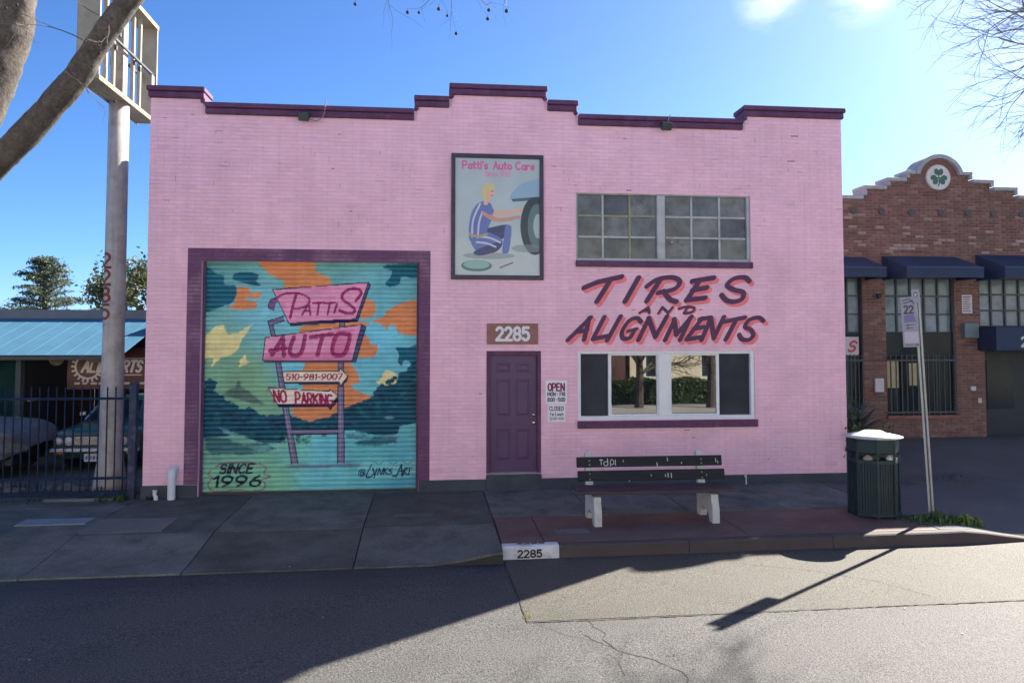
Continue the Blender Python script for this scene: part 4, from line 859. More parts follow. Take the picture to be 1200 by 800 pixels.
# ================================================================== bench
BX = thing('bench', 'dark plank bench on white concrete legs in front of the lower window', 'bench', (3.25, -2.3, -.03))
M_PLANK = mat('bench_green_plank', (.024, .026, .03), .8, .2, 5, .2, 50, dirt=(.07, .07, .07), dscale=7, damt=.3, sx=(.4, 3, 3), spec=.2)
M_SEAT = mat('bench_brown_plank', (.055, .03, .038), .7, .2, 5, .2, 50, sx=(.4, 3, 3), dirt=(.045, .025, .03), dscale=5, damt=.5)
M_CONC = mat('bench_concrete', (.5, .52, .52), .8, .15, 5, .3, 80, dirt=(.2, .19, .17), dscale=5, damt=.6)
for xs_ in (2.37, 4.1):
    z0 = zs(xs_, -2.4) - .01
    mb = MB(); prof_ = [(-2.70, z0), (-2.70 + .14, z0), (-2.53, z0 + .1), (-2.44, z0 + .17), (-2.3, z0 + .17), (-2.2, z0 + .1), (-2.17, z0), (-2.03, z0), (-2.02, z0 + .42), (-1.93, z0 + .94), (-2.01, z0 + .96), (-2.13, z0 + .43), (-2.64, z0 + .41), (-2.66, z0 + .3), (-2.7, z0 + .2)]
    mb.prism(prof_, 'x', xs_ - .055, xs_ + .055); mb.build('leg', M_CONC, BX, bevel=.012, seg=2)
zb_ = zs(3.2, -2.4)
for (y0, zc_, h, tilt, x0, x1) in ((-2.075, .60, .155, 10, 2.19, 4.46), (-2.04, .80, .155, 10, 2.18, 4.43)):
    mb = MB(); Mx = Matrix.Translation((0, y0, zb_ + zc_)) @ Matrix.Rotation(R(-tilt), 4, 'X'); mb.box(x0, x1, -.045, 0, -h / 2, h / 2, M=Mx); mb.build('back_plank', M_PLANK, BX, bevel=.008)
for i, (ya, yb) in enumerate(((-2.72, -2.54), (-2.53, -2.35), (-2.34, -2.16))):
    mb = MB(); n = 8; P = []
    for k in range(n + 1):
        x = 2.08 + (4.42 - 2.08) * k / n; P.append((x, zb_ + .44 + .025 * abs(k / n - .5) ** 3 * 4 + .005 * math.sin(k * 2.1 + i)))
    V = []
    for x, z in P: V += [(x, ya, z), (x, yb, z), (x, yb, z + .042), (x, ya, z + .042)]
    F = [(4 * k + a, 4 * k + 4 + a, 4 * k + 4 + (a + 1) % 4, 4 * k + (a + 1) % 4) for k in range(n) for a in range(4)] + [(0, 1, 2, 3), (4 * n + 3, 4 * n + 2, 4 * n + 1, 4 * n)]
    mb.add(V, F); mb.build('seat_plank', M_SEAT, BX, bevel=.006)
cv = Canvas(0, 0, 2.2, .4, 200); GRF = (.5, .55, .55)
for p in ([(.36, .04), (.36, .12)], [(.34, .05), (.39, .05)], [(.45, .07), (.4, .09), (.41, .13), (.46, .12), (.46, .03), (.46, .13)], [(.5, .14), (.51, .05), (.55, .06), (.55, .11), (.5, .12)], [(.58, .05), (.58, .13)]): cv.stroke(p, .012, GRF, 1, None, len(p) > 3)
for x, y, h in ((1.22, .1, .05), (1.385, .03, .05), (1.38, .28, .06), (1.43, .28, .07), (1.34, .3, .03), (1.12, .3, .02), (1.6, .1, .02), (2.14, .05, .05), (2.17, .09, .03), (.78, .38, .015), (.7, .06, .02), (1.98, .31, .01)): cv.stroke([(x, y), (x + .003, y + h)], .014, (.45, .52, .52))
def bmap(U, V):
    top = V < .18
    zc2 = np.where(top, zb_ + .80, zb_ + .60); yc = np.where(top, -2.04, -2.075); dz = np.where(top, .0875 - V, .0875 - (V - .225))
    return np.stack([2.19 + U, yc - .0465 + dz * .176, zc2 + dz * .985], -1)
paint_cut('graffiti', cv, bmap, M_PAINT, BX)
for xs_ in (2.37, 4.1):
    for z in (.56, .64, .77, .83):
        mb = MB(); y = -2.04 - .05 - (.8 - z) * .176; mb.tube([(xs_, y, zb_ + z), (xs_, y - .01, zb_ + z)], .014, 8); mb.build('bolt', mat('bolt_steel', (.2, .2, .2), .5, metal=.6), BX)

# ================================================================== litter bin
CX, CY = 6.67, -2.43; CZ = zs(CX, CY)
T = thing('litter_bin', 'dark green ribbed metal litter bin with a pale domed lid at the kerb', 'bin', (CX, CY, CZ))
M_BIN = mat('bin_green', (.006, .025, .03), .55, .15, 4, .05, 40, dirt=(.03, .045, .045), dscale=4, damt=.4)
def oct_(r, k): a = R(22.5 + 45 * k); return (CX + r * math.cos(a), CY + r * math.sin(a))
mb = MB(); mb.lathe(CX, CY, [(.31, CZ + .03), (.315, CZ + .06), (.315, CZ + .83), (.3, CZ + .84)], 8, R(22.5)); mb.build('liner', M_BIN, T)
for k in range(8):
    a, b = Vector(oct_(.345, k)), Vector(oct_(.345, k + 1)); d = (b - a); n_ = Vector((d.y, -d.x)).normalized(); mid = (a + b) / 2
    for q in range(6):
        t0 = .06 + q * .15; p0, p1 = a + d * t0, a + d * (t0 + .115); mb = MB()
        mb.prism([(p0.x, p0.y), (p1.x, p1.y), (p1.x - n_.x * -.0 - (p1 - Vector((CX, CY))).x * .04, p1.y - (p1 - Vector((CX, CY))).y * .04), (p0.x - (p0 - Vector((CX, CY))).x * .04, p0.y - (p0 - Vector((CX, CY))).y * .04)], 'z', CZ + .06, CZ + .8); mb.build('panel_slat', M_BIN, T)
    p = oct_(.355, k); mb = MB(); mb.tube([(p[0], p[1], CZ), (p[0], p[1], CZ + 1.16)], .02, 6); mb.build('corner_post', M_BIN, T)
for z0, z1, r in ((.02, .07, .362), (.79, .84, .362)):
    mb = MB(); mb.lathe(CX, CY, [(r, CZ + z0), (r, CZ + z1), (r - .03, CZ + z1), (r - .03, CZ + z0), (r, CZ + z0)], 8, R(22.5), cap=False); mb.build('band', M_BIN, T)
mb = MB(); mb.lathe(CX, CY, [(.345, CZ + .93), (.36, CZ + .95), (.372, CZ + 1.16), (.33, CZ + 1.16), (.32, CZ + .94), (.345, CZ + .93)], 8, R(22.5), cap=False); mb.build('hood', M_BIN, T)
mb = MB(); mb.lathe(CX, CY, [(.39, CZ + 1.15), (.42, CZ + 1.162), (.42, CZ + 1.172), (.3, CZ + 1.2), (.2, CZ + 1.215), (.13, CZ + 1.25), (.03, CZ + 1.26)], 24, col=None); mb.build('lid', mat('bin_lid', (.5, .53, .52), .5, .12, 6, dirt=(.25, .28, .26), dscale=7, damt=.6), T, smooth=True)
for (x, y, s, c) in ((-.2, -.2, .07, (.3, .26, .2)), (.1, -.26, .05, (.55, .55, .52)), (.22, -.14, .05, (.25, .3, .2)), (-.05, -.1, .09, (.1, .16, .06))):
    mb = MB(); r3 = random.Random(int(s * 1000)); mb.lathe(CX + x, CY + y, [(s * .4, CZ + .83), (s * 1.1, CZ + .85), (s * .8, CZ + .89), (s * .2, CZ + .92)], 7, r3.random()); mb.build('litter', mat('litter_%d' % int(s * 1000), c, .8, .3, 30), T)

# ================================================================== parking sign post
PX, PY = 7.33, -2.8; PZ = zs(PX, PY)
T = thing('sign_post', 'leaning grey perforated post carrying a parking sign by the kerb weeds', 'sign post', (PX, PY, PZ))
M_GALV = mat('galvanised', (.3, .32, .33), .45, .12, 6, metal=.35)
lean = Matrix.Translation((PX, PY, PZ)) @ Matrix.Rotation(R(-2.6), 4, 'Y')
mb = MB(); 
for q in ((-.045, -.02, -.02, -.014), (.02, .045, -.02, -.014), (-.02, -.014, -.02, .02), (.014, .02, -.02, .02), (-.014, .014, .014, .02)): mb.box(q[0], q[1], q[2], q[3], -.1, 3.33, M=lean)
mb.build('post', M_GALV, T)
mb = MB()
for k in range(14): mb.box(-.006, .006, .0125, .0138, 2.75 + k * .04, 2.77 + k * .04, M=lean)
mb.build('punch_hole', M_BLACK, T)
def plate(name, w, h, zc_, off, yaw, painter):
    M_ = lean @ Matrix.Translation((off, -.03, zc_)) @ Matrix.Rotation(R(yaw), 4, 'Z'); mb = MB(); mb.box(-w / 2, w / 2, 0, .004, -h / 2, h / 2, M=M_); mb.build(name, mat('sign_aluminium', (.5, .52, .55), .4, .05, 9, metal=.2), T)
    c = Canvas(0, 0, w, h, 380, (.3, .31, .35)); painter(c)
    def f(U, V):
        P = np.stack([U - w / 2, np.full_like(U, -.003), h / 2 - V, np.ones_like(U)], -1); return (P @ np.array(M_).T)[:, :3]
    paint_panel('sign_face', c, f, int(w * 300), int(h * 300), M_PAINT, T)
def face_(c):
    n_, b_ = (.07, .06, .1), (.13, .11, .3)
    for p in ([(.03, .05), (.1, .03)], [(.04, .09), (.16, .06)], [(.12, .03), (.17, .1)]): c.stroke(p, .02, n_, .8)
    c.text('22', .04, .13, .12, .11, .024, n_); c.poly([(.03, .27), (.16, .26), (.19, .37), (.03, .38)], b_, .7, .006, 30)
    for p in ([(.04, .42), (.16, .41)], [(.05, .46), (.14, .46)], [(.08, .4), (.08, .48)]): c.stroke(p, .016, n_, .7)
    c.poly([(.02, .52), (.2, .51), (.2, .68), (.02, .68)], (.52, .47, .54), .8); c.stroke([(.03, .71), (.12, .71)], .014, n_, .8); c.stroke([(.16, .71), (.2, .71)], .02, n_, .8)
    c.poly([(.2, .1), (.26, .1), (.26, .55), (.22, .55)], (.3, .42, .42), .5)
plate('parking_plate', .22, .74, 2.9, -.14, -34, face_)
plate('route_plate', .1, .2, 3.28, -.03, -14, lambda c: (c.ellipse(.05, .08, .03, .04, (.1, .1, .14)), c.ellipse(.05, .08, .015, .02, (.5, .5, .55))))

# ================================================================== pylon sign without its panels
QX, QY = -5.64, .86
T = thing('pylon_sign', 'tall white steel pole with an empty rusty sign cabinet left of the pink wall', 'pylon sign', (QX, QY, -.05))
M_POLE = mat('pole_white', (.44, .42, .4), .6, .18, 3, .3, 30, dirt=(.24, .2, .18), dscale=3.5, damt=.7, streak=.3)
mb = MB(); mb.lathe(QX, QY, [(.28, -.1), (.27, .12), (.215, .5), (.195, .8), (.178, 3), (.17, 6.9)], 28); mb.build('pole', M_POLE, T, smooth=True)
M_CAB = mat('cabinet_cream', (.3, .28, .22), .6, .15, 3, .15, 40, dirt=(.2, .12, .07), dscale=4, damt=.5)
M_RUST = mat('rusty_steel', (.3, .24, .2), .7, .3, 4, .2, 40, dirt=(.16, .07, .04), dscale=5, damt=.7)
ca, cb, cl, ch0, ch1 = QX - .16, QX + .2, -.5, 6.9, 8.85; cf = 2.15
mb = MB(); mb.box(ca, cb, cl, cf, ch0, ch0 + .05); mb.build('cabinet_floor', M_CAB, T)
mb = MB(); mb.box(ca, cb, cl, cf, ch1 - .05, ch1); mb.build('cabinet_roof', M_CAB, T)
mb = MB(); mb.box(ca, cb, cl, cl + .04, ch0 + .05, ch1 - .05); mb.build('cabinet_end', M_CAB, T)
mb = MB(); mb.box(ca, cb, cf - .04, cf, ch0 + .05, ch1 - .05); mb.build('cabinet_end', M_CAB, T)
for x in (ca, cb):
    for z in (ch0 + .02, ch1 - .03):
        mb = MB(); mb.box(x - .012, x + .012, cl - .01, cf + .01, z - .04, z + .04); mb.build('retainer', mat('brass_edge', (.36, .26, .13), .5, .2, 5, metal=.3), T)
mb = MB(); mb.box(QX - .09, QX + .09, QY - .1, QY + .1, ch0 + .05, ch1 - .05); mb.build('inner_post', M_RUST, T)
for y in (.1, .42, 1.3, 1.62):
    mb = MB(); mb.box(QX + .02, QX + .08, y - .03, y + .03, ch0 + .051, ch1 - .051); mb.build('upright', M_CAB, T)
for x in (ca + .05, cb - .05):
    mb = MB(); mb.box(x - .02, x + .02, cl + .041, cf - .041, ch0 + .93, ch0 + .97); mb.build('cross_rail', M_BLACK, T)
for y, z in ((.2, 1.0), (.35, .8), (1.2, .85), (1.45, .82), (.5, 1.1)):
    mb = MB(); mb.box(QX + .09, QX + .13, y, y + .06, ch0 + z, ch0 + z + .08); mb.build('lamp_holder', M_BLACK, T)
mb = MB(); mb.box(cb - .06, cb - .03, 1.95, 2.1, ch0 + .55, ch0 + .95); mb.build('panel_remnant', M_RUST, T)
# digits painted down the pole
cv = Canvas(0, 0, .36, 1.7, 150); RP = (.2, .045, .04)
for k, ch_ in enumerate('2285'): cv.text(ch_, .08, .05 + k * .33, .2, .27, .055, RP, al=.9)
for k in range(5): cv.stroke([(.1 + .02 * k, 1.42), (.12, 1.5)], .02, (.3, .2, .18), .6)
cv.stroke([(.16, 1.5), (.16, 1.66)], .012, (.12, .06, .05), .8)
ang0 = math.atan2(-13.5 - QY, 0 - QX) - 1.0
paint_cut('pole_number', cv, lambda U, V: np.stack([QX + .1785 * np.cos(ang0 + (U - .18) / .18), QY + .1785 * np.sin(ang0 + (U - .18) / .18), 4.2 - V * .92], -1), M_PAINT, T)

# ================================================================== iron fence
FY = .03; FX0, FX1 = -9.3, -4.96
T = thing('iron_fence', 'dark blue iron picket fence in front of the parked cars', 'fence', (-7.1, FY, -.04))
M_FEN = mat('fence_blue', (.012, .024, .058), .75, .2, 5, spec=.2)
for z0, z1, w in ((1.62, 1.66, .02), (.3, .34, .02), (.03, .11, .03)):
    mb = MB(); mb.box(FX0, FX1 - .06, FY - w, FY + w, z0, z1); mb.build('rail', M_FEN, T)
k = 0; x = FX1 - .16
while x > FX0:
    h = 1.84 if True else 0; mb = MB(); mb.box(x - .009, x + .009, FY - .009, FY + .009, .1105, h - .05); mb.add([(x - .012, FY - .012, h - .05), (x + .012, FY - .012, h - .05), (x + .012, FY + .012, h - .05), (x - .012, FY + .012, h - .05), (x, FY, h + .02)], [(0, 1, 4), (1, 2, 4), (2, 3, 4), (3, 0, 4), (3, 2, 1, 0)])
    mb.build('picket', M_FEN, T); x -= .134
mb = MB(); mb.box(FX1 - .06, FX1 + .05, FY - .055, FY + .055, -.06, 1.86); mb.add([(FX1 - .07, FY - .065, 1.86), (FX1 + .06, FY - .065, 1.86), (FX1 + .06, FY + .065, 1.86), (FX1 - .07, FY + .065, 1.86), (FX1 - .005, FY, 1.95)], [(0, 1, 4), (1, 2, 4), (2, 3, 4), (3, 0, 4), (3, 2, 1, 0)])
mb.build('post', mat('fence_post_blue', (.018, .032, .07), .7, .35, 6, dirt=(.14, .15, .19), dscale=7, damt=.6), T)
# concrete edging and low clutter under the fence
T = thing('edging_strip', 'pale broken concrete strip lying under the iron fence', 'edging', (-6, .0, -.04))
mb = MB(); mb.box(-6.3, -5.2, -.12, -.03, -.06, .015); mb.build('strip', M_PATCH, T, bevel=.01)

# ================================================================== green shed with blue metal awning
SY = 5.4
T = thing('parts_shed', 'low green clapboard shed with a bright blue metal awning behind the fence', 'shed', (-11, SY, -.05))
M_BLUE = mat('awning_blue', (.05, .15, .235), .85, .1, 1.5, 0, 30, streak=.1, spec=.2)
M_CLAP = mat('clapboard_green', (.009, .036, .034), .85, .15, 3, .1, 50, spec=.15)
EX = -7.08; e0 = (5.0, 2.3); e1 = (8.0, 3.24)
nrm = Vector((0, -(e1[1] - e0[1]), (e1[0] - e0[0]))).normalized()
x = -18.
while x < EX - .01:
    x1 = min(x + .42, EX); mb = MB(); xr = x1
    V = [];
    for (xx, lift) in ((x, .005), (x + .02, .005), (x + .03, 0), (x1 - .004, 0)):
        for (yy, zz) in (e0, e1):
            V.append((xx, yy + nrm.y * lift, zz + nrm.z * lift))
    for (xx, lift) in ((x1 - .004, -.012), (x, -.012)):
        for (yy, zz) in (e0, e1): V.append((xx, yy + nrm.y * lift, zz + nrm.z * lift))
    n = 6; mb.add(V, [(2 * i, 2 * ((i + 1) % n), 2 * ((i + 1) % n) + 1, 2 * i + 1) for i in range(n)] + [tuple(2 * i for i in range(n))[::-1], tuple(2 * i + 1 for i in range(n))]); mb.build('roof_sheet', M_BLUE, T); x += .42
mb = MB(); mb.box(-18, EX + .02, 7.95, 8.3, 3.2, 3.46); mb.build('ridge_flashing', mat('flashing_grey', (.1, .12, .15), .5, .15, 2), T)
mb = MB(); mb.box(-18, EX, 8.35, 12, 3.0, 3.35); mb.build('flat_roof', MATS['roof_felt'], T)
mb = MB(); mb.box(-18, EX + .01, 4.99, 5.03, 2.19, 2.275); mb.build('eave_board', M_BLACK, T)
for k in range(14):
    z = .05 + k * .158; mb = MB(); mb.prism([(SY + .2, z), (SY + .168, z), (SY + .19, z + .157), (SY + .2, z + .157)], 'x', -16, -9.62); mb.build('clapboard', M_CLAP, T)
mb = MB(); mb.box(-16, -9.62, SY + .201, SY + .3, -.1, 2.4); mb.build('wall', M_CLAP, T)
mb = MB(); mb.box(-9.615, -9.5, SY + .1, SY + .28, -.1, 2.35); mb.build('corner_post', mat('post_pale', (.06, .08, .08), .7, .15, 4), T)
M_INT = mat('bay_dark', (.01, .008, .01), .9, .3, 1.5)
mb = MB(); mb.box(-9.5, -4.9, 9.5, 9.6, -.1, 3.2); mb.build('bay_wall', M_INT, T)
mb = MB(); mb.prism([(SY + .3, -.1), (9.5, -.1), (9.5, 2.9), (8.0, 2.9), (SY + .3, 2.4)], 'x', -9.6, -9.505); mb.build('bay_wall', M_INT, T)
mb = MB(); mb.box(-7.07, -4.85, 6.8, 9.6, 3.1, 3.15); mb.build('bay_sun_blocker', MATS['roof_felt'], T)  # unseen roof patch, added to keep direct sun out of the bay
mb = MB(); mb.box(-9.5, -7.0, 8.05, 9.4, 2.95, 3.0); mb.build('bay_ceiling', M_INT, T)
for x in (-10.1,):
    mb = MB(); mb.tube([(x, SY + .16, 1.9), (x + .1, 5.1, 2.25)], .03, 6); mb.build('brace', M_BLACK, T)
T2 = thing('shed_lamp', 'small white lamp under the blue awning on the green shed', 'lamp', (-12, 5.2, 2.1))
mb = MB(); mb.lathe(-11.05, 5.45, [(.02, 2.1), (.07, 2.0), (.07, 1.95), (.02, 1.93)], 12); mb.build('globe', M_PVC, T2, smooth=True)
# banner and round boards
T = thing('parts_banner', 'dark red ALL PARTS banner with a gear wheel under the blue awning', 'banner', (-8.0, 6.1, 1.6))
cv = Canvas(0, 0, 2.0, 1.0, 220, SRGB(72, 20, 24)); rr = cv.region(0, 0, 2, 1); cv.a *= (1 + .3 * smooth_noise(rr[1] * 2 + 0 * rr[2], rr[2] * 2 + 0 * rr[1], 4))[..., None]
CWH = SRGB(196, 190, 190)
for k in range(20):
    a = 2 * math.pi * k / 20; cv.stroke([(.47 + .3 * math.cos(a), .45 + .3 * math.sin(a)), (.47 + .37 * math.cos(a), .45 + .37 * math.sin(a))], .045, CWH)
t_ = np.linspace(0, 2 * math.pi, 40); cv.stroke([(.47 + .29 * math.cos(a), .45 + .29 * math.sin(a)) for a in t_], .045, CWH)
cv.stroke([(.7, .26), (1.78, .26)], .02, CWH); cv.stroke([(.7, .66), (1.72, .66)], .02, CWH)
cv.text('ALL', .36, .32, .5, .26, .058, CWH, slant=.25); cv.text('PARTS', .98, .32, .74, .26, .06, CWH, slant=.25)
for k, w in enumerate((.16, .12, .2, .14, .26, .1, .18, .1, .2)):
    cv.stroke([(.18 + k * .19, .86), (.18 + k * .19 + w * .55, .86)], .05, CWH, .8)
ns, nz_ = 200, 90
paint_panel('banner_sheet', cv, lambda U, V: np.stack([-8.74 + U, 6.1 + .015 * np.sin(U * 5) + .01 * np.sin(V * 7), 2.46 - V], -1), 300, 150, mat('vinyl_print', rough=.45, attr=True, var=.06), T)
for (x, z, rx, rz_, nm, lb) in ((-8.95, 2.2, .17, .17, 'round_board', 'small round tan board left of the red banner'), (-8.05, 2.26, .26, .16, 'oval_board', 'oval tan board hanging over the red banner behind the pole')):
    t = thing(nm, lb, 'board', (x, 6.0, z - rz_)); mb = MB(); mb.prism([(x + rx * math.cos(a), z + rz_ * math.sin(a)) for a in np.linspace(0, 2 * math.pi, 28, endpoint=False)], 'y', 5.98, 6.02); mb.build('disc', mat('tan_board', (.2, .17, .11), .7, .3, 8), t)
    cv = Canvas(-rx, -rz_, rx, rz_, 200)
    for yy in (-.35, 0, .35): cv.stroke([(-rx * .6, yy * rz_), (rx * .6, yy * rz_)], .02, (.08, .07, .05), .9)
    paint_cut('stripe', cv, lambda U, V, x=x, z=z: np.stack([x + U, np.full_like(U, 5.977), z - V], -1), M_PAINT, t)

# ================================================================== parked saloon
T = thing('green_saloon', 'old green saloon car with twin round headlights parked behind the fence', 'car', (-6.85, 5.4, -.05))
M_CAR = mat('car_green', (.02, .085, .07), .3, .1, 2, coat=.4); M_CHR = mat('chrome', (.5, .5, .52), .25, .1, 6, metal=.9); GZ = -.06
c0, c1, yf = -7.72, -5.98, 3.2
def sect(mb, rows):
    """rows: list of (y, [(x,z)...]) outlines of equal length, skinned along y"""
    n = len(rows[0][1]); V = [(x, y, z) for y, r in rows for x, z in r]
    F = [(i * n + k, (i + 1) * n + k, (i + 1) * n + (k + 1) % n, i * n + (k + 1) % n) for i in range(len(rows) - 1) for k in range(n)]
    F += [tuple(range(n)), tuple(range((len(rows) - 1) * n, len(rows) * n))[::-1]]; mb.add(V, F)
def ring(hw, zb, zt, crown=.05, tuck=.06, xc=(c0 + c1) / 2):
    return [(xc - hw + tuck, zb), (xc - hw, zb + .18), (xc - hw, zt - .14), (xc - hw + .06, zt - .02), (xc - hw * .5, zt + crown * .7), (xc, zt + crown), (xc + hw * .5, zt + crown * .7), (xc + hw - .06, zt - .02), (xc + hw, zt - .14), (xc + hw, zb + .18), (xc + hw - tuck, zb)]
mb = MB(); sect(mb, [(yf + .02, ring(.82, GZ + .3, GZ + .76, .02)), (yf + .12, ring(.86, GZ + .24, GZ + .84, .03)), (yf + .6, ring(.87, GZ + .22, GZ + .87, .05)), (yf + 1.35, ring(.88, GZ + .22, GZ + .92, .04)), (yf + 3.4, ring(.88, GZ + .22, GZ + .93, .03)), (yf + 4.5, ring(.86, GZ + .24, GZ + .88, .03)), (yf + 4.7, ring(.8, GZ + .3, GZ + .8, .02))])
mb.build('body', M_CAR, T, smooth=True)
def cab(hw, zb, zt): 
    xc = (c0 + c1) / 2; return [(xc - hw, zb), (xc - hw, zt - .06), (xc - hw + .08, zt), (xc, zt + .03), (xc + hw - .08, zt), (xc + hw, zt - .06), (xc + hw, zb)]
mb = MB(); sect(mb, [(yf + 1.95, cab(.64, GZ + 1.3, GZ + 1.36)), (yf + 2.4, cab(.66, GZ + 1.3, GZ + 1.41)), (yf + 3.1, cab(.65, GZ + 1.3, GZ + 1.39)), (yf + 3.4, cab(.63, GZ + 1.3, GZ + 1.34))]); mb.build('roof', M_CAR, T, smooth=True)
M_CGL = glassmat('car_glass', (.015, .03, .045), .05, 1.7)
xc = (c0 + c1) / 2
mb = MB(); mb.add([(xc - .76, yf + 1.33, GZ + .93), (xc + .76, yf + 1.33, GZ + .93), (xc + .62, yf + 1.97, GZ + 1.34), (xc - .62, yf + 1.97, GZ + 1.34)], [(0, 1, 2, 3)]); mb.build('windscreen', M_CGL, T)
for s in (-1, 1):
    mb = MB(); mb.add([(xc + s * .8, yf + 1.5, GZ + .93), (xc + s * .8, yf + 3.7, GZ + .93), (xc + s * .645, yf + 3.3, GZ + 1.32), (xc + s * .645, yf + 1.98, GZ + 1.32)], [(0, 1, 2, 3)]); mb.build('side_window', M_CGL, T)
    for ya, za, yb, zb2 in ((yf + 1.33, .93, yf + 1.97, 1.35), (yf + 2.6, .93, yf + 2.62, 1.35), (yf + 3.75, .93, yf + 3.36, 1.34)):
        mb = MB(); mb.tube([(xc + s * .79, ya, GZ + za), (xc + s * .645, yb, GZ + zb2)], .028, 6); mb.build('roof_pillar', M_CAR if ya > yf + 2 else M_CHR, T)
    for k in (0, 1):
        hx = xc + s * (.73 - k * .2); mb = MB(); mb.tube([(hx, yf + .06, GZ + .62), (hx, yf - .005, GZ + .62)], [.088, .088], 16); mb.build('headlight_rim', M_CHR, T)
        mb = MB(); mb.lathe(0, 0, [(.078, 0), (.06, .02), (.02, .03)], 16); mb.v = [(hx + a, yf - .006 - c, GZ + .62 + b) for a, b, c in mb.v]; mb.build('headlight', mat('lamp_lens', (.6, .62, .64), .15, .05, 9, ior=1.7), T, smooth=True)
    for wy in (yf + .85, yf + 3.65):
        mb = MB(); wx = xc + s * .78; mb.tube([(wx - .1, wy, GZ + .31), (wx + .1, wy, GZ + .31)], .31, 20); w_o = mb.build('wheel', mat('tyre', (.015, .015, .016), .8, .2, 8), T)
        mb = MB(); mb.tube([(wx + s * .1, wy, GZ + .31), (wx + s * .112, wy, GZ + .31)], .17, 16); mb.build('hubcap', M_CHR, w_o)
    mb = MB(); mb.box(xc + s * .7 - .1, xc + s * .7 + .1, yf - .03, yf - .012, GZ + .36, GZ + .41); mb.build('indicator', mat('indicator_orange', (.45, .1, .03), .4), T)
for k in range(7):
    z = GZ + .55 + k * .024; mb = MB(); mb.box(xc - .42, xc + .42, yf - .012, yf + .03, z, z + .012); mb.build('grille_bar', M_CHR, T)
mb = MB(); mb.box(xc - .84, xc + .84, yf + .004, yf + .05, GZ + .5, GZ + .74); mb.build('grille_panel', M_BLACK, T)
mb = MB(); mb.box(xc - .87, xc + .87, yf - .11, yf - .02, GZ + .4, GZ + .49); mb.build('bumper', M_CHR, T, bevel=.02, seg=2)
mb = MB(); mb.box(xc - .17, xc + .17, yf - .135, yf - .118, GZ + .22, GZ + .38); np_ = mb.build('number_plate', mat('plate_white2', (.5, .52, .56), .5), T)
cv = Canvas(0, 0, .34, .16, 200)
for x, w in ((.03, .04), (.12, .03), (.17, .05), (.24, .03)): cv.poly([(x, .05), (x + w, .05), (x + w * .8, .12), (x, .12)], (.1, .12, .2), .8)
paint_cut('plate_marks', cv, lambda U, V: np.stack([xc - .17 + U, np.full_like(U, yf - .138), GZ + .38 - V], -1), M_PAINT, np_)
mb = MB(); mb.box(c0 - .12, c0 + .02, yf + 1.5, yf + 1.55, GZ + 1.0, GZ + 1.1); mb.build('wing_mirror', M_CHR, T, bevel=.02)
mb = MB(); mb.box(xc - .75, xc + .75, yf + 1.45, yf + 3.9, GZ + .6, GZ + .92); mb.build('interior', M_BLACK, T)
# ================================================================== covered car
T = thing('covered_car', 'car under a crumpled grey cover behind the left end of the fence', 'car', (-10, 3.1, -.05))
na, nv = 60, 40; hx_ = [-7.82, -7.95, -8.3, -8.8, -9.25, -9.75, -10.4, -11.4, -12.2, -12.5]; hz_ = [.62, .9, 1.0, 1.04, 1.1, 1.34, 1.42, 1.38, 1.05, .8]; V = []
for i in range(na):
    x = -7.8 - 4.7 * i / (na - 1); h = np.interp(-x, [-q for q in hx_], hz_) - .06; hem = .16 + .3 * max(0, 1 - (-7.8 - x) / 1.1); hw = .9 * (1 - max(0, 1 - (-7.8 - x) / .35) ** 2 * .35)
    for k in range(nv):
        t = -1 + 2 * k / (nv - 1); s_ = abs(t)
        if s_ > .62: q = (s_ - .62) / .38; yy = hw; zz = h * .93 - (h * .93 - hem) * q
        elif s_ > .5: q = (s_ - .5) / .12; yy = hw * (.85 + .15 * math.sin(q * 1.57)); zz = h * (.93 + .07 * math.cos(q * 1.57))
        else: yy = hw * .85 * s_ / .5; zz = h + .03 * (1 - s_ / .5)
        f = mnoise.noise(Vector((x * 1.5, t * 2.5, 3.1))) * .12 + .06 * math.sin(x * 5 + zz * 21 + 2 * mnoise.noise(Vector((x, zz * 2, 1)))) * (s_ > .45)
        V.append((x + f * .3, 3.1 + math.copysign(yy + f * (.3 + s_), t), zz + f * .35))
link(np_mesh('car_cover', V, grid_faces(nv, na)), 'car_cover', mat('cover_grey', (.42, .43, .46), .8, .15, 3, .3, 30), T)
for x in (-8.6, -11.4):
    for y in (2.35, 3.85):
        mb = MB(); mb.tube([(x, y - .1, .24), (x, y + .1, .24)], .3, 20); w_o = mb.build('wheel', MATS['tyre'], T); mb = MB(); mb.tube([(x, y - .11, .24), (x, y - .101, .24)], .17, 16); mb.build('hubcap', mat('dull_alloy', (.2, .2, .21), .4, metal=.5), w_o)
mb = MB(); mb.box(-12.2, -8.1, 2.45, 3.75, .2, .7); mb.build('body', M_BLACK, T)
# ================================================================== brick building on the right
BY = 2.3; BG = .36
B2 = thing('brick_building', 'red brick building with a stepped gable and shamrock roundel at the right', 'building', (11.2, BY, .3))
ST2 = [(7.9, 9.4, 5.72), (9.4, 9.96, 5.95), (9.96, 10.43, 6.14), (10.43, 10.66, 6.31), (10.66, 11.7, 6.34), (11.7, 11.92, 6.31), (11.92, 12.44, 6.14), (12.44, 13.02, 5.98), (13.02, 16.5, 5.80)]
WIN = [(8.1, 9.30, .9, 3.97), (9.85, 11.5, .9, 3.97), (12.12, 14.2, 2.85, 3.97)]; DOOR = (12.2, 14.0, .2, 2.55)
OP2 = WIN + [DOOR]
AC, AR = (11.18, 6.18), .52
def top2(x):
    for a, b, z in ST2:
        if a <= x <= b: return z
    return 5.8
M_RB = mat('red_brick', rough=.85, attr=True, var=.12, scale=2, bump=.25, bscale=60, dirt=(.15, .11, .1), dscale=2.2, damt=.55, streak=.2)
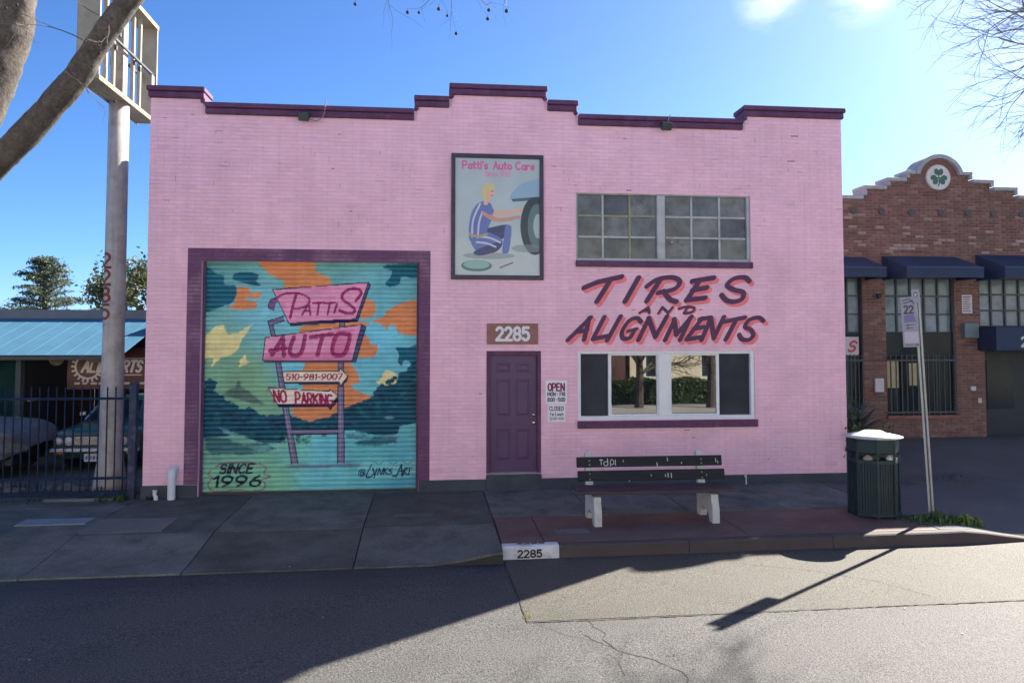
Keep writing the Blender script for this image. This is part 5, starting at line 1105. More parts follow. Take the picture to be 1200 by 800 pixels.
mb = MB(); wall_cells(mb, [s[0] for s in ST2] + [16.5] + [v for o_ in OP2 for v in o_[:2]], [-.2] + [s[2] for s in ST2] + [v for o_ in OP2 for v in o_[2:]], lambda x, z: z < top2(x) and not in_open(x, z, OP2), BY + .012, BY + .35, (.2, .17, .155))
WALL2 = mb.build('front_wall', M_RB, B2)
mb = MB(); mb.prism([(AC[0] + AR * math.cos(a), AC[1] + AR * math.sin(a)) for a in np.linspace(R(18), R(162), 20)], 'y', BY + .01, BY + .35, (.2, .1, .085)); mb.build('gable_arch', M_RB, B2)
br2 = lay(7.95, 14.6, BG - .1, 6.4, OP2 + [(a, b, z - .02, 99) for a, b, z in ST2], [], 0, .212, .0677, .011, .01)
def redcol(x, z):
    base = np.array(random.choice([(.235, .118, .098), (.215, .108, .09), (.255, .14, .115), (.20, .104, .094), (.275, .155, .128)])) * random.uniform(.7, .98)
    if 4.5 < z < 5.4 and random.random() < .1: base = np.array((.36, .27, .24)) * random.uniform(.8, 1.1)
    return tuple(base)
brick_wall(br2, BY + .012, BY, redcol, M_RB, WALL2, (0, 2.55, 15.8), .003)
M_COPE = mat('coping_pale', (.32, .34, .36), .7, .15, 3, .2, 50, streak=.2)
for i, (a, b, z) in enumerate(ST2):
    if i == 4: continue
    mb = MB(); l = ST2[i - 1][2] if i else -1; r = ST2[i + 1][2] if i < 8 else -1
    ea = .05 if l < z else -.05; eb = .05 if r < z else -.05
    mb.box(a - ea, b + eb, BY - .09, BY + .42, z - .01, z + .08); mb.build('coping', M_COPE, B2, bevel=.02, seg=2)
    if l < z and i: mb = MB(); mb.box(a - .05, a + .03, BY - .085, BY + .4, l + .081, z - .011); mb.build('coping', M_COPE, B2, bevel=.01)
    if r < z and i < 8: mb = MB(); mb.box(b - .03, b + .05, BY - .085, BY + .4, r + .081, z - .011); mb.build('coping', M_COPE, B2, bevel=.01)
mb = MB(); an = np.linspace(R(14), R(166), 22); ou = [(AC[0] + (AR + .07) * math.cos(a), AC[1] + (AR + .07) * math.sin(a)) for a in an]; inn = [(AC[0] + (AR - .02) * math.cos(a), AC[1] + (AR - .02) * math.sin(a)) for a in an]
for k in range(21): mb.prism([inn[k], ou[k], ou[k + 1], inn[k + 1]], 'y', BY - .088, BY + .41)
mb.build('arch_coping', M_COPE, B2)
# roundel
mb = MB(); mb.prism([(11.165 + .29 * math.cos(a), 6.25 + .29 * math.sin(a)) for a in np.linspace(0, 2 * math.pi, 40, endpoint=False)], 'y', BY - .05, BY + .02); RO = mb.build('roundel', mat('roundel_white', (.55, .57, .57), .6, .1, 5), B2, bevel=.012)
cv = Canvas(-.3, -.3, .3, .3, 300); GRN = (.06, .15, .11)
for a in (90, 90 + 118, 90 - 118):
    c, q = math.cos(R(a)), -math.sin(R(a)); px, py = -q, c
    for s in (-1, 1): cv.ellipse(.12 * c + s * .05 * px, .12 * q + s * .05 * py, .075, .06, GRN, 1, math.atan2(q, c) + s * .35)
    cv.poly([(0, 0), (.13 * c + .06 * px, .13 * q + .06 * py), (.13 * c - .06 * px, .13 * q - .06 * py)], GRN)
cv.stroke([(0, 0), (.01, .12), (-.02, .2)], .03, GRN, 1, None, True)
paint_cut('shamrock', cv, lambda U, V: np.stack([11.165 + U, np.full_like(U, BY - .054), 6.25 - V], -1), M_PAINT, RO)
for x in (9.14, 9.8, 10.5, 11.22, 11.87, 12.5, 13.2):
    mb = MB()
    mb.prism([(x + .075 * math.cos(k * math.pi / 7), 5.45 + .075 * math.sin(k * math.pi / 7)) for k in range(14)], 'y', BY - .03, BY - .004); mb.build('anchor_plate', mat('iron_anchor', (.07, .075, .08), .7), B2)
# shell
for q in ((7.9, 8.1, BY + .355, 14, -.2, 5.5), (16.3, 16.5, BY + .355, 14, -.2, 5.5), (8.105, 16.295, 13.8, 14, -.2, 5.5)):
    mb = MB(); mb.box(*q); mb.build('side_wall', mat('side_brick', (.24, .11, .085), .85, .2, 3), B2)
mb = MB(); mb.box(8.105, 16.295, BY + .355, 13.795, 5.2, 5.4); mb.build('roof', MATS['roof_felt'], B2)
# awnings
M_AWN = mat('awning_navy', (.018, .036, .085), .75, .12, 3, .1, 60)
def awning(x0, x1, zt, zf, zv, out):
    t = MB(); y0, y1 = BY - .005, BY - out
    t.add([(x0, y0, zt), (x1, y0, zt), (x1, y1, zf), (x0, y1, zf), (x1, y1, zv), (x0, y1, zv), (x1, y0, zv), (x0, y0, zv)], [(0, 3, 2, 1), (3, 5, 4, 2), (0, 7, 5, 3), (1, 2, 4, 6)]); t.build('awning', M_AWN, B2)
    t = MB(); t.tube([(x0, y1 - .003, zf), (x1, y1 - .003, zf)], .012, 6); t.build('awning_piping', mat('awning_edge', (.06, .09, .15), .6), B2)
awning(7.95, 9.36, 4.42, 4.1, 3.9, .85); awning(9.78, 11.54, 4.45, 4.12, 3.9, .9); awning(12.03, 14.3, 4.5, 4.14, 3.9, .9)
# door canopy
t = MB(); t.box(12.02, 14.2, BY - .6, BY - .004, 2.34, 2.86); t.build('door_canopy', M_AWN, B2, bevel=.01)
cv = Canvas(0, 0, .3, .3, 200); cv.text('2', .05, .05, .14, .2, .05, (.55, .58, .62)); paint_cut('canopy_number', cv, lambda U, V: np.stack([12.56 + U, np.full_like(U, BY - .605), 2.68 - V], -1), M_PAINT, B2)
# windows
M_STEEL = mat('window_steel', (.035, .05, .06), .5, .15, 5)
M_PGL = mat('pale_glass', (.15, .22, .27), .15, .3, 2.5, dirt=(.24, .3, .34), dscale=2, damt=.6, ior=1.35)
M_DGL = mat('dark_glass', (.02, .032, .038), .12, .3, 2, spec=.2, ior=1.3)
def grid_window(x0, x1, z0, z1, nc, nr, m):
    W_ = thing('grid_window', None, None, ((x0 + x1) / 2, BY + .1, z0)); W_.parent = B2; W_.location = Vector(((x0 + x1) / 2, BY + .1, z0)) - ORG[B2.name]
    for i in range(nc):
        for j in range(nr):
            a, b = x0 + (x1 - x0) * i / nc, x0 + (x1 - x0) * (i + 1) / nc; c, d = z0 + (z1 - z0) * j / nr, z0 + (z1 - z0) * (j + 1) / nr; t1 = random.uniform(-.006, .006)
            p = MB(); p.add([(a, BY + .14 + t1, c), (b, BY + .14 - t1, c), (b, BY + .14 + t1 * .5, d), (a, BY + .14 - t1, d)], [(0, 1, 2, 3)]); p.build('pane', m, W_)
    for i in range(nc + 1):
        x = x0 + (x1 - x0) * i / nc; p = MB(); p.box(max(x0, x - .02), min(x1, x + .02), BY + .1, BY + .15, z0, z1); p.build('muntin', M_STEEL, W_)
    for j in range(nr + 1):
        z = z0 + (z1 - z0) * j / nr; p = MB(); p.box(x0 + .02, x1 - .02, BY + .102, BY + .148, max(z0, z - .02), min(z1, z + .02)); p.build('muntin', M_STEEL, W_)
    return W_
grid_window(8.1, 9.3, 2.74, 3.97, 4, 3, M_PGL); grid_window(9.85, 11.5, 2.74, 3.97, 5, 3, M_PGL); grid_window(12.12, 14.2, 2.88, 3.97, 6, 3, M_PGL)
for (x0, x1) in ((8.1, 9.3), (9.85, 11.5)):
    p = MB(); p.box(x0, x1, BY + .09, BY + .16, 2.24, 2.735); p.build('spandrel', M_DGL, B2)
    LWN = grid_window(x0, x1, .92, 2.235, 4, 1, M_DGL)
    G_ = thing('window_grille', None, None, ((x0 + x1) / 2, BY - .02, .9)); G_.parent = B2; G_.location = Vector(((x0 + x1) / 2, BY - .02, .9)) - ORG[B2.name]
    n = 13
    for i in range(n):
        x = x0 + (x1 - x0) * (i + .5) / n; p = MB(); p.box(x - .011, x + .011, BY - .045, BY - .023, .86, 2.25); p.build('grille_bar', M_STEEL, G_)
    for z in (.95, 2.1): p = MB(); p.box(x0 - .06, x1 + .06, BY - .06, BY - .046, z, z + .04); p.build('grille_rail', M_STEEL, G_)
    p = MB(); p.box(x0 - .03, x1 + .03, BY - .05, BY + .16, .82, .9); p.build('window_sill', MATS['side_brick'], B2, bevel=.008)
# pale curtain and boxes seen in the windows
p = MB(); p.box(9.93, 10.2, BY + .128, BY + .132, 1.5, 2.1); p.box(10.45, 10.72, BY + .128, BY + .132, 1.55, 2.05); p.build('window_blind', mat('cream_blind', (.5, .45, .28), .8, .2, 5), B2)
# doorway
p = MB(); p.box(12.2, 14.0, BY + .3, BY + .34, .2, 2.55); DR = p.build('door', mat('door_dark_green', (.012, .024, .028), .6, .15, 3), B2)
p = MB(); p.tube([(12.32, BY + .27, 1.4), (12.32, BY + .27, 1.15)], .012, 8); p.build('door_handle', M_CHR, DR)
p = MB(); p.box(12.45, 13.1, BY + .285, BY + .299, 1.0, 2.1); p.build('door_pane', M_DGL, DR)
# fittings on the brick piers
def fitting(name, label, cat, x0, x1, z0, z1, m, d=.03, lines=None, col=(.3, .12, .12)):
    t = thing(name, label, cat, ((x0 + x1) / 2, BY - d, z0)); p = MB(); p.box(x0, x1, BY - d - .002, BY - .004, z0, z1); p.build('plate', m, t, bevel=.004)
    if lines:
        c = Canvas(0, 0, x1 - x0, z1 - z0, 260); lines(c)
        paint_cut('print', c, lambda U, V: np.stack([x0 + U, np.full_like(U, BY - d - .0045), z1 - V], -1), M_PAINT, t, .4)
M_NOT = mat('notice_white', (.5, .5, .53), .5, .06, 6)
def notice(c):
    for k in range(7): c.stroke([(.03, .05 + k * .053), (.2 - .02 * (k % 3), .05 + k * .053)], .02, (.3, .1, .12), .8)
fitting('notice_sign', 'white notice with red lines of print high on the brick pier', 'sign', 11.67, 11.92, 3.17, 3.59, M_NOT, .01, notice)
fitting('meter_box', 'grey metal utility box under the notice on the brick pier', 'utility box', 11.63, 11.97, 2.62, 2.94, mat('box_grey', (.13, .19, .21), .5, .1, 4), .14)
fitting('wall_panel', 'small plain white panel on the brick pier behind the litter bin', 'panel', 9.53, 9.74, 1.42, 1.72, M_NOT, .05)
fitting('intercom', 'white intercom box beside the dark doorway of the brick building', 'intercom', 11.8, 11.92, 1.44, 1.53, M_NOT, .06)
fitting('door_tag', 'small white tag beside the dark door handle below the intercom', 'tag', 11.99, 12.07, 1.16, 1.27, M_NOT, .03)
def ess(c): c.text('S', .12, .12, .12, .16, .05, (.55, .06, .1), slant=.4)
t = thing('window_sign', 'white sign with a red S in the window beside the pink wall', 'sign', (9.0, BY + .07, 2.2)); p = MB(); p.box(8.5, 9.23, BY + .06, BY + .075, 2.23, 2.64); p.build('plate', M_NOT, t)
c = Canvas(0, 0, .73, .41, 200); c.text('S', .5, .1, .17, .22, .05, (.5, .06, .1), slant=.4); paint_cut('print', c, lambda U, V: np.stack([8.5 + U, np.full_like(U, BY + .057), 2.64 - V], -1), M_PAINT, t)
t = thing('wall_camera', 'small white dome camera on the brick pier beside the blue awning', 'camera', (9.62, BY - .1, 3.5))
p = MB(); p.tube([(9.62, BY - .004, 3.57), (9.62, BY - .09, 3.57)], .05, 14); p.build('mount', M_NOT, t); p = MB(); p.lathe(9.62, BY - .11, [(.05, 3.6), (.055, 3.55), (.04, 3.5), (.01, 3.49)], 14); p.build('dome', M_BLACK, t, smooth=True)
# the whole brick front stands a little further back than first laid out
for o_ in [B2] + [x for x in COL.objects if x.name.split('.')[0] in ('notice_sign', 'meter_box', 'wall_panel', 'intercom', 'door_tag', 'window_sign', 'wall_camera')]:
    o_.location = o_.location + Vector((.25, .35, .07))
# ================================================================== vegetation
def leaf_mesh(name, C, size, col, var=.35, seed=0, aspect=.6, up=.0):
    """C: leaf centres (n,3) -> one quad per leaf, random facing, per leaf tint"""
    r = np.random.default_rng(seed); C = np.asarray(C, float); n = len(C)
    a = r.normal(size=(n, 3)); a[:, 2] *= (1 - up); a /= np.linalg.norm(a, axis=1)[:, None]; b = r.normal(size=(n, 3)); b -= (a * b).sum(1)[:, None] * a; b /= np.linalg.norm(b, axis=1)[:, None]
    s = size * r.uniform(.6, 1.3, (n, 1)); w = s * aspect
    V = np.stack([C - a * s, C + b * w - a * s * .1, C + a * s, C - b * w - a * s * .1], 1).reshape(-1, 3)
    t = (1 + var * r.uniform(-1, 1, n))[:, None] * np.asarray(col) * (1 + .12 * r.normal(size=(n, 3)))
    return np_mesh(name, V, np.arange(4 * n).reshape(n, 4), np.repeat(np.clip(t, .005, .9), 4, 0), smooth=False)
def wander(p, d, L, n, wob, droop, rnd):
    pts = [Vector(p)]; d = Vector(d).normalized()
    for k in range(n):
        d = (d + Vector((rnd.uniform(-wob, wob), rnd.uniform(-wob, wob), rnd.uniform(-wob, wob) - droop))).normalized(); pts.append(pts[-1] + d * (L / n))
    return pts, d
def grow(mb, p, d, L, r, lev, rnd, wob=.22, droop=0., kids=5, tips=None, taper=.45, fork=1.):
    n = 6 if lev > 1 else 4; pts, de = wander(p, d, L, n, wob, droop, rnd)
    mb.tube(pts, [r * (1 - (1 - taper) * k / n) for k in range(n + 1)], 7 if r > .04 else (5 if r > .012 else 3), cap=False)
    if lev == 0:
        if tips is not None: tips.append(pts[-1])
        return
    for k in range(kids):
        t = rnd.uniform(.3, 1.) if k else 1.; i = min(n - 1, int(t * n)); q = pts[i].lerp(pts[i + 1], t * n - i) if t < 1 else pts[-1]
        dd = (pts[i + 1] - pts[i]).normalized(); side = Vector((rnd.gauss(0, 1), rnd.gauss(0, 1), rnd.gauss(0, .8))); side -= dd * side.dot(dd); side.normalize()
        grow(mb, q, (dd + side * rnd.uniform(.35, 1.) * fork).normalized(), L * rnd.uniform(.5, .75), r * taper * rnd.uniform(.75, 1.), lev - 1, rnd, wob, droop, kids, tips, taper, fork)
def bark(name, c1, c2, sc=5):
    return mat(name, c1, .9, .35, 7, 1., 22, dirt=c2, dscale=sc, damt=1., fine=.3, fscale=28)
M_SYC = bark('sycamore_bark', (.085, .071, .058), (.028, .023, .02), 4.5)
M_TWIG = mat('twig_brown', (.15, .125, .1), .8, .2, 6)
# ---- sycamore on the kerb at the left; two limbs come into view
GRASSY = ('low dark weeds', 'low grass patch', 'thin grass', 'dry grass', 'scattered yard', 'grassy tuft')
T = thing('sycamore_tree', 'mottled sycamore limbs leaning in at the top left corner', 'tree', (-7.3, -2.9, -.1)); rnd = random.Random(3)
def limb(pts, rad, name, n=30, sub=16):
    P = catmull(pts, sub); rr_ = np.interp(np.linspace(0, 1, len(P)), np.linspace(0, 1, len(rad)), rad); mb = MB()
    mb.tube([tuple(p) for p in P], list(rr_), n); C = [Vector(p) for p in P]
    for i in range(len(mb.v)):
        v = Vector(mb.v[i]); c = C[min(len(C) - 1, i // n)]; d = v - c; k = 1 + .16 * mnoise.noise(v * 2.1) + .07 * mnoise.noise(v * 6) + .05 * mnoise.noise(v * 14); mb.v[i] = tuple(c + d * k)
    return mb.build(name, M_SYC, T, smooth=True)
limb([(-7.3, -2.9, -.2), (-7.25, -2.9, .6), (-7.15, -2.95, 1.8), (-6.9, -3.0, 2.9)], [.46, .38, .34, .33], 'trunk')
limb([(-6.98, -3.0, 2.6), (-6.35, -3.2, 3.7), (-5.92, -3.3, 4.75), (-5.62, -3.35, 5.6), (-5.40, -3.4, 6.3), (-5.24, -3.45, 7.1), (-5.05, -3.6, 8.5)], [.33, .3, .29, .28, .275, .26, .2], 'limb')
limb([(-6.75, -3.0, 3.6), (-6.0, -3.25, 4.3), (-5.25, -3.42, 4.98), (-4.55, -3.5, 5.75), (-4.2, -3.55, 6.3), (-3.84, -3.57, 6.85), (-3.3, -3.7, 7.6)], [.21, .185, .165, .155, .148, .14, .11], 'limb')
mb = MB(); mb.tube([tuple(p) for p in catmull([(-3.35, -3.7, 7.55), (-2.4, -4.6, 8.2), (-1.2, -5.7, 8.0), (-.2, -6.4, 7.1), (.2, -6.6, 6.35)], 6)], [.12 - .0042 * k for k in range(25)], 8); mb.build('branch', M_SYC, T, smooth=True)
mb = MB(); tips = []
for q, d, L in (((.18, -6.6, 6.4), (.25, -.05, -1), .55), ((.1, -6.55, 6.5), (.6, 0, -.8), .6), ((-.05, -6.5, 6.7), (-.15, 0, -1), .75), ((-.1, -6.5, 6.8), (.9, .1, -.6), .9)): grow(mb, q, d, L, .009, 2, rnd, .3, .06, 4, tips, .5)
mb.build('twigs', M_TWIG, T); mb = MB()
for q, d, L in (((-4.3, -3.7, 6.3), (-.6, -.3, .1), .7), ((-4.5, -3.7, 5.9), (.5, -.2, -.7), .45), ((-4.1, -3.75, 6.6), (-.7, -.3, .2), .8), ((-4.0, -3.7, 6.5), (.4, -.3, -.9), .5)): grow(mb, q, d, L, .009, 2, rnd, .3, .05, 4, tips, .5)
mb.build('twigs', M_TWIG, T)
for tp in rnd.sample(tips, 26):
    mb = MB(); r_b = rnd.uniform(.014, .02); z_ = tp.z - rnd.uniform(.02, .06); mb.lathe(tp.x, tp.y, [(.001, z_ + r_b), (r_b * .75, z_ + r_b * .65), (r_b, z_), (r_b * .75, z_ - r_b * .65), (.001, z_ - r_b)], 7); mb.tube([tp, (tp.x, tp.y, z_ + r_b * .8)], .002, 3); mb.build('seed_ball', mat('seed_ball', (.03, .025, .025), .9), T)
# ---- bare tree on the right
T = thing('bare_tree', 'leafless tree reaching thin twigs into the bright sky at the top right', 'tree', (14.20, -2.5, -0.10)); rnd = random.Random(11)
mb = MB(); mb.tube([tuple(p) for p in catmull([(14.20, -2.5, -0.25), (14.18, -2.5, 1.50), (14.10, -2.45, 3.20), (14.00, -2.4, 5.00), (14.10, -2.3, 7.75)], 4)], [.24 - .0075 * k for k in range(17)], 12); mb.build('trunk', M_SYC, T, smooth=True)
for q, d, L, r in (((14.10, -2.4, 6.65), (-.95, -.1, .3), 3.0, .06), ((14.00, -2.4, 7.15), (-.9, .1, .3), 3.1, .06), ((14.05, -2.35, 7.65), (-.95, -.1, .15), 3.3, .06), ((14.10, -2.3, 7.95), (-.8, .2, .5), 2.9, .06), ((14.10, -2.3, 8.05), (-.4, .1, .9), 2.2, .06), ((14.05, -2.4, 6.15), (.9, .1, .5), 2.4, .07), ((14.10, -2.35, 7.75), (.6, -.3, .8), 2.2, .06)):
    mb = MB(); grow(mb, q, d, L, r, 4 if d[0] < 0 else 3, rnd, .24, -.02, 5, None, .56, .8); mb.build('limb', M_TWIG, T)
# ---- conifer behind the shed
T = thing('cedar_tree', 'layered grey green cedar rising behind the blue awning at far left', 'tree', (-17.6, 23.5, -.1)); rnd = random.Random(5); C = []; mb = MB(); mt = MB()
mt.tube([(-17.6, 23.5, -.2), (-17.55, 23.5, 3), (-17.5, 23.5, 6.6)], [.22, .15, .02], 10); mt.build('trunk', M_SYC, T)
for k in range(120):
    z = 1.6 + 4.9 * (k / 120) ** .9; L = (6.75 - z) * .85 * rnd.uniform(.5, 1.15) + .12; a = rnd.uniform(0, 6.283); pts, _ = wander((-17.53, 23.5, z), (math.cos(a), math.sin(a), .3), L, 7, .1, .045, rnd); mb.tube(pts, [.03 - .003 * i for i in range(8)], 4, cap=False)
    for i in range(1, 8):
        for q in range(int(26 * (.4 + i / 8))):
            s = .08 + .15 * (1 - i / 9); p = pts[i].lerp(pts[i - 1], rnd.random()); C.append((p.x + rnd.gauss(0, s), p.y + rnd.gauss(0, s), p.z + rnd.gauss(-.03, .045)))
mb.build('boughs', M_TWIG, T); link(leaf_mesh('crown', C, .075, (.085, .115, .07), .5, 2, .3), 'crown', leafmat('cedar_leaf', (.05, .08, .05)), T)
# ---- broadleaf behind the pole
def leafy_tree(name, label, base, H, rad, n, col, seed, lsize, gap=.35, group=None):
    t = thing(name, label, 'tree', base, group); rnd = random.Random(seed); bx, by, bz = base; m1 = MB(); tips = []
    m1.tube([(bx, by, bz - .1), (bx + .05, by, bz + H * .3), (bx, by, bz + H * .55)], [H * .028, H * .022, H * .018], 9); m1.build('trunk', M_SYC, t)
    m2 = MB()
    for k in range(7):
        a = k * 6.283 / 7 + rnd.random(); grow(m2, (bx, by, bz + H * rnd.uniform(.35, .55)), (math.cos(a), math.sin(a), rnd.uniform(.5, 1.6)), H * .27, H * .011, 2, rnd, .25, -.02, 4, tips, .5)
    m2.build('limbs', M_TWIG, t); C = []
    for tp in tips:
        if rnd.random() < gap: continue
        for q in range(n // max(1, int(len(tips) * (1 - gap)))): C.append((tp.x + rnd.gauss(0, rad * .13), tp.y + rnd.gauss(0, rad * .13), tp.z + rnd.gauss(0, rad * .1)))
    link(leaf_mesh('crown', C, lsize, col, .45, seed), 'crown', leafmat('broad_leaf', (.07, .09, .035)), t); return t
leafy_tree('leafy_tree', 'sunlit yellow green tree behind the white pole at the pink wall', (-10.7, 18, -.1), 6.3, 2.0, 7000, (.085, .1, .04), 8, .085, .2)
leafy_tree('leafy_tree', 'darker small tree between the cedar and the white pole', (-13.6, 20.5, -.1), 3.6, 1.4, 4000, (.045, .06, .03), 9, .08, .2)
leafy_tree('leafy_tree', 'round dark tree at the far left edge behind the shed', (-23.5, 24, -.1), 4.0, 1.8, 4000, (.04, .055, .03), 10, .09, .25)
# ---- weeds
M_GRASS = leafmat('weed_leaf', (.06, .1, .03))
def weed(name, label, x, y, z, n, rad, h, seed, col=(.06, .1, .025), cat='weeds', group=None, broad=.35):
    r = random.Random(seed); V, F, Cc = [], [], []
    for k in range(n):
        a = r.uniform(0, 6.283); q = rad * math.sqrt(r.random()); bx, by = x + q * math.cos(a), y + q * math.sin(a) * .6; hh = h * (.15 + .85 * r.random() ** 2) * (1 - .6 * q / rad) * (.6 + .8 * abs(mnoise.noise(Vector((bx * 6, by * 6, 2))))); lean_ = r.uniform(.1, .7); az = r.uniform(0, 6.283); w = hh * broad * r.uniform(.1, .3) + .004
        dx, dy = math.cos(az), math.sin(az); px, py = -dy * w, dx * w; i = len(V); t = r.uniform(.6, 1.35); c = tuple(min(.9, max(.005, t * v * r.uniform(.85, 1.15))) for v in col)
        m_ = (bx + dx * lean_ * hh * .4, by + dy * lean_ * hh * .4, z + hh * .65); e_ = (bx + dx * lean_ * hh, by + dy * lean_ * hh, z + hh * (1 - lean_ * .35))
        V += [(bx - px * .4, by - py * .4, z - .02), (bx + px * .4, by + py * .4, z - .02), (m_[0] + px, m_[1] + py, m_[2]), e_, (m_[0] - px, m_[1] - py, m_[2])]; F += [(i, i + 1, i + 2, i + 4), (i + 4, i + 2, i + 3, i + 3)]; Cc += [c] * 5
    me = bpy.data.meshes.new(name); me.from_pydata(V, [], [tuple(dict.fromkeys(f)) for f in F]); at = me.color_attributes.new('tint', 'FLOAT_COLOR', 'POINT'); at.data.foreach_set('color', [v for c in Cc for v in (*c, 1.)])
    o = link(me, name, M_GRASS, None, origin=(x, y, z)); tag(o, label, cat, group)
    if label.startswith(GRASSY): o['kind'] = 'stuff'
    return o
weed('weed_clump', 'dense green weeds around the foot of the parking sign post', 7.28, -2.95, zs(7.28, -2.95), 420, .4, .26, 1, (.075, .14, .04))
weed('weed_clump', 'bright leafy weed tuft on the kerb right of the sign post', 7.72, -3.05, zs(7.72, -3.0), 260, .24, .26, 2, (.15, .23, .05), broad=.7)
weed('weed_clump', 'low dark weeds between the litter bin and sign post', 6.98, -2.72, zs(6.98, -2.7), 200, .3, .1, 3, (.03, .06, .025))
weed('weed_clump', 'low grass patch on the forecourt behind the litter bin', 8.2, -.25, zs(8.2, -.2), 380, .6, .09, 4, (.045, .065, .025))
weed('weed_clump', 'thin grass line on the forecourt before the brick building', 9.6, .2, zs(9.6, .2), 460, .95, .1, 5, (.05, .07, .025))
weed('weed_clump', 'green weeds at the foot of the fence post by the pink corner', -5.2, -.08, -.05, 320, .3, .3, 6, (.045, .08, .028))
weed('weed_clump', 'small weed growing beside the white pipe stub', -4.63, -.1, -.05, 120, .1, .2, 7, (.025, .055, .02), broad=.6)
weed('weed_clump', 'dry grass tuft under the left part of the iron fence', -6.6, -.05, -.06, 260, .5, .14, 8, (.05, .06, .03))
weed('weed_clump', 'grassy tuft around the base of the white pole', -5.6, .55, -.05, 360, .6, .22, 9, (.04, .06, .025))
weed('weed_clump', 'scattered yard weeds behind the fence under the covered car', -7.4, 1.2, -.05, 500, 1.2, .14, 10, (.05, .055, .03))
weed('weed_clump', 'tiny yellow weed at the road seam', .98, -5.72, zr(.98, -5.72), 60, .05, .05, 13, (.3, .28, .03))
g_ = MB(); 
for k in range(14): 
    rx_, ry_ = random.uniform(-8, -5.3), random.uniform(.3, 1.6); g_.box(rx_, rx_ + random.uniform(.1, .4), ry_, ry_ + random.uniform(.05, .15), -.06, random.uniform(0, .04))
o = g_.build('rubble', M_PATCH); o['kind'] = 'stuff'; tag(o, 'scattered pale rubble on the yard behind the fence', 'rubble')
# ---- plants between the buildings
T = thing('agave_plant', 'spiky blue grey agave behind the litter bin beside the pink wall', 'plant', (8.25, .9, .05)); rnd = random.Random(21)
for k in range(34):
    a = rnd.uniform(0, 6.283); el = rnd.uniform(.35, 1.45); L = rnd.uniform(.6, .9); w = rnd.uniform(.035, .055); d = Vector((math.cos(a) * math.cos(el), math.sin(a) * math.cos(el), math.sin(el))); s_ = Vector((-math.sin(a), math.cos(a), 0)); p0 = Vector((8.32, .9, .8)); mb = MB(); V = []
    for t, ww in ((0, .8), (.35, 1.), (.7, .7), (1, .02)):
        p = p0 + d * L * t + Vector((0, 0, -.12 * t * t)); V += [p - s_ * w * ww, p + Vector((0, 0, -.012)), p + s_ * w * ww]
    mb.add(V, [(3 * i + j, 3 * i + j + 1, 3 * i + j + 4, 3 * i + j + 3) for i in range(3) for j in range(2)]); mb.build('leaf', mat('agave_leaf', (.05, .075, .085), .5, .2, 6), T)
mb = MB(); mb.tube([(8.3, .9, .0), (8.3, .9, .88)], [.09, .07], 9); mb.build('stem', M_TWIG, T)
T = thing('corner_shrub', 'loose green shrub against the right edge of the pink wall', 'shrub', (8.0, .25, .02)); rnd = random.Random(22); C = []; mb = MB()
for k in range(9):
    pts, _ = wander((7.9, .1, 0), (rnd.uniform(-.08, .25), rnd.uniform(-.4, .3), 1.2), rnd.uniform(.9, 1.6), 6, .2, 0, rnd); mb.tube(pts, .008, 4)
    for p in pts[2:]:
        for q in range(26): C.append((p.x + rnd.gauss(0, .07), p.y + rnd.gauss(0, .07), p.z + rnd.gauss(0, .06)))
mb.build('stems', M_TWIG, T); link(leaf_mesh('foliage', C, .035, (.07, .1, .03), .5, 3), 'foliage', M_GRASS, T)
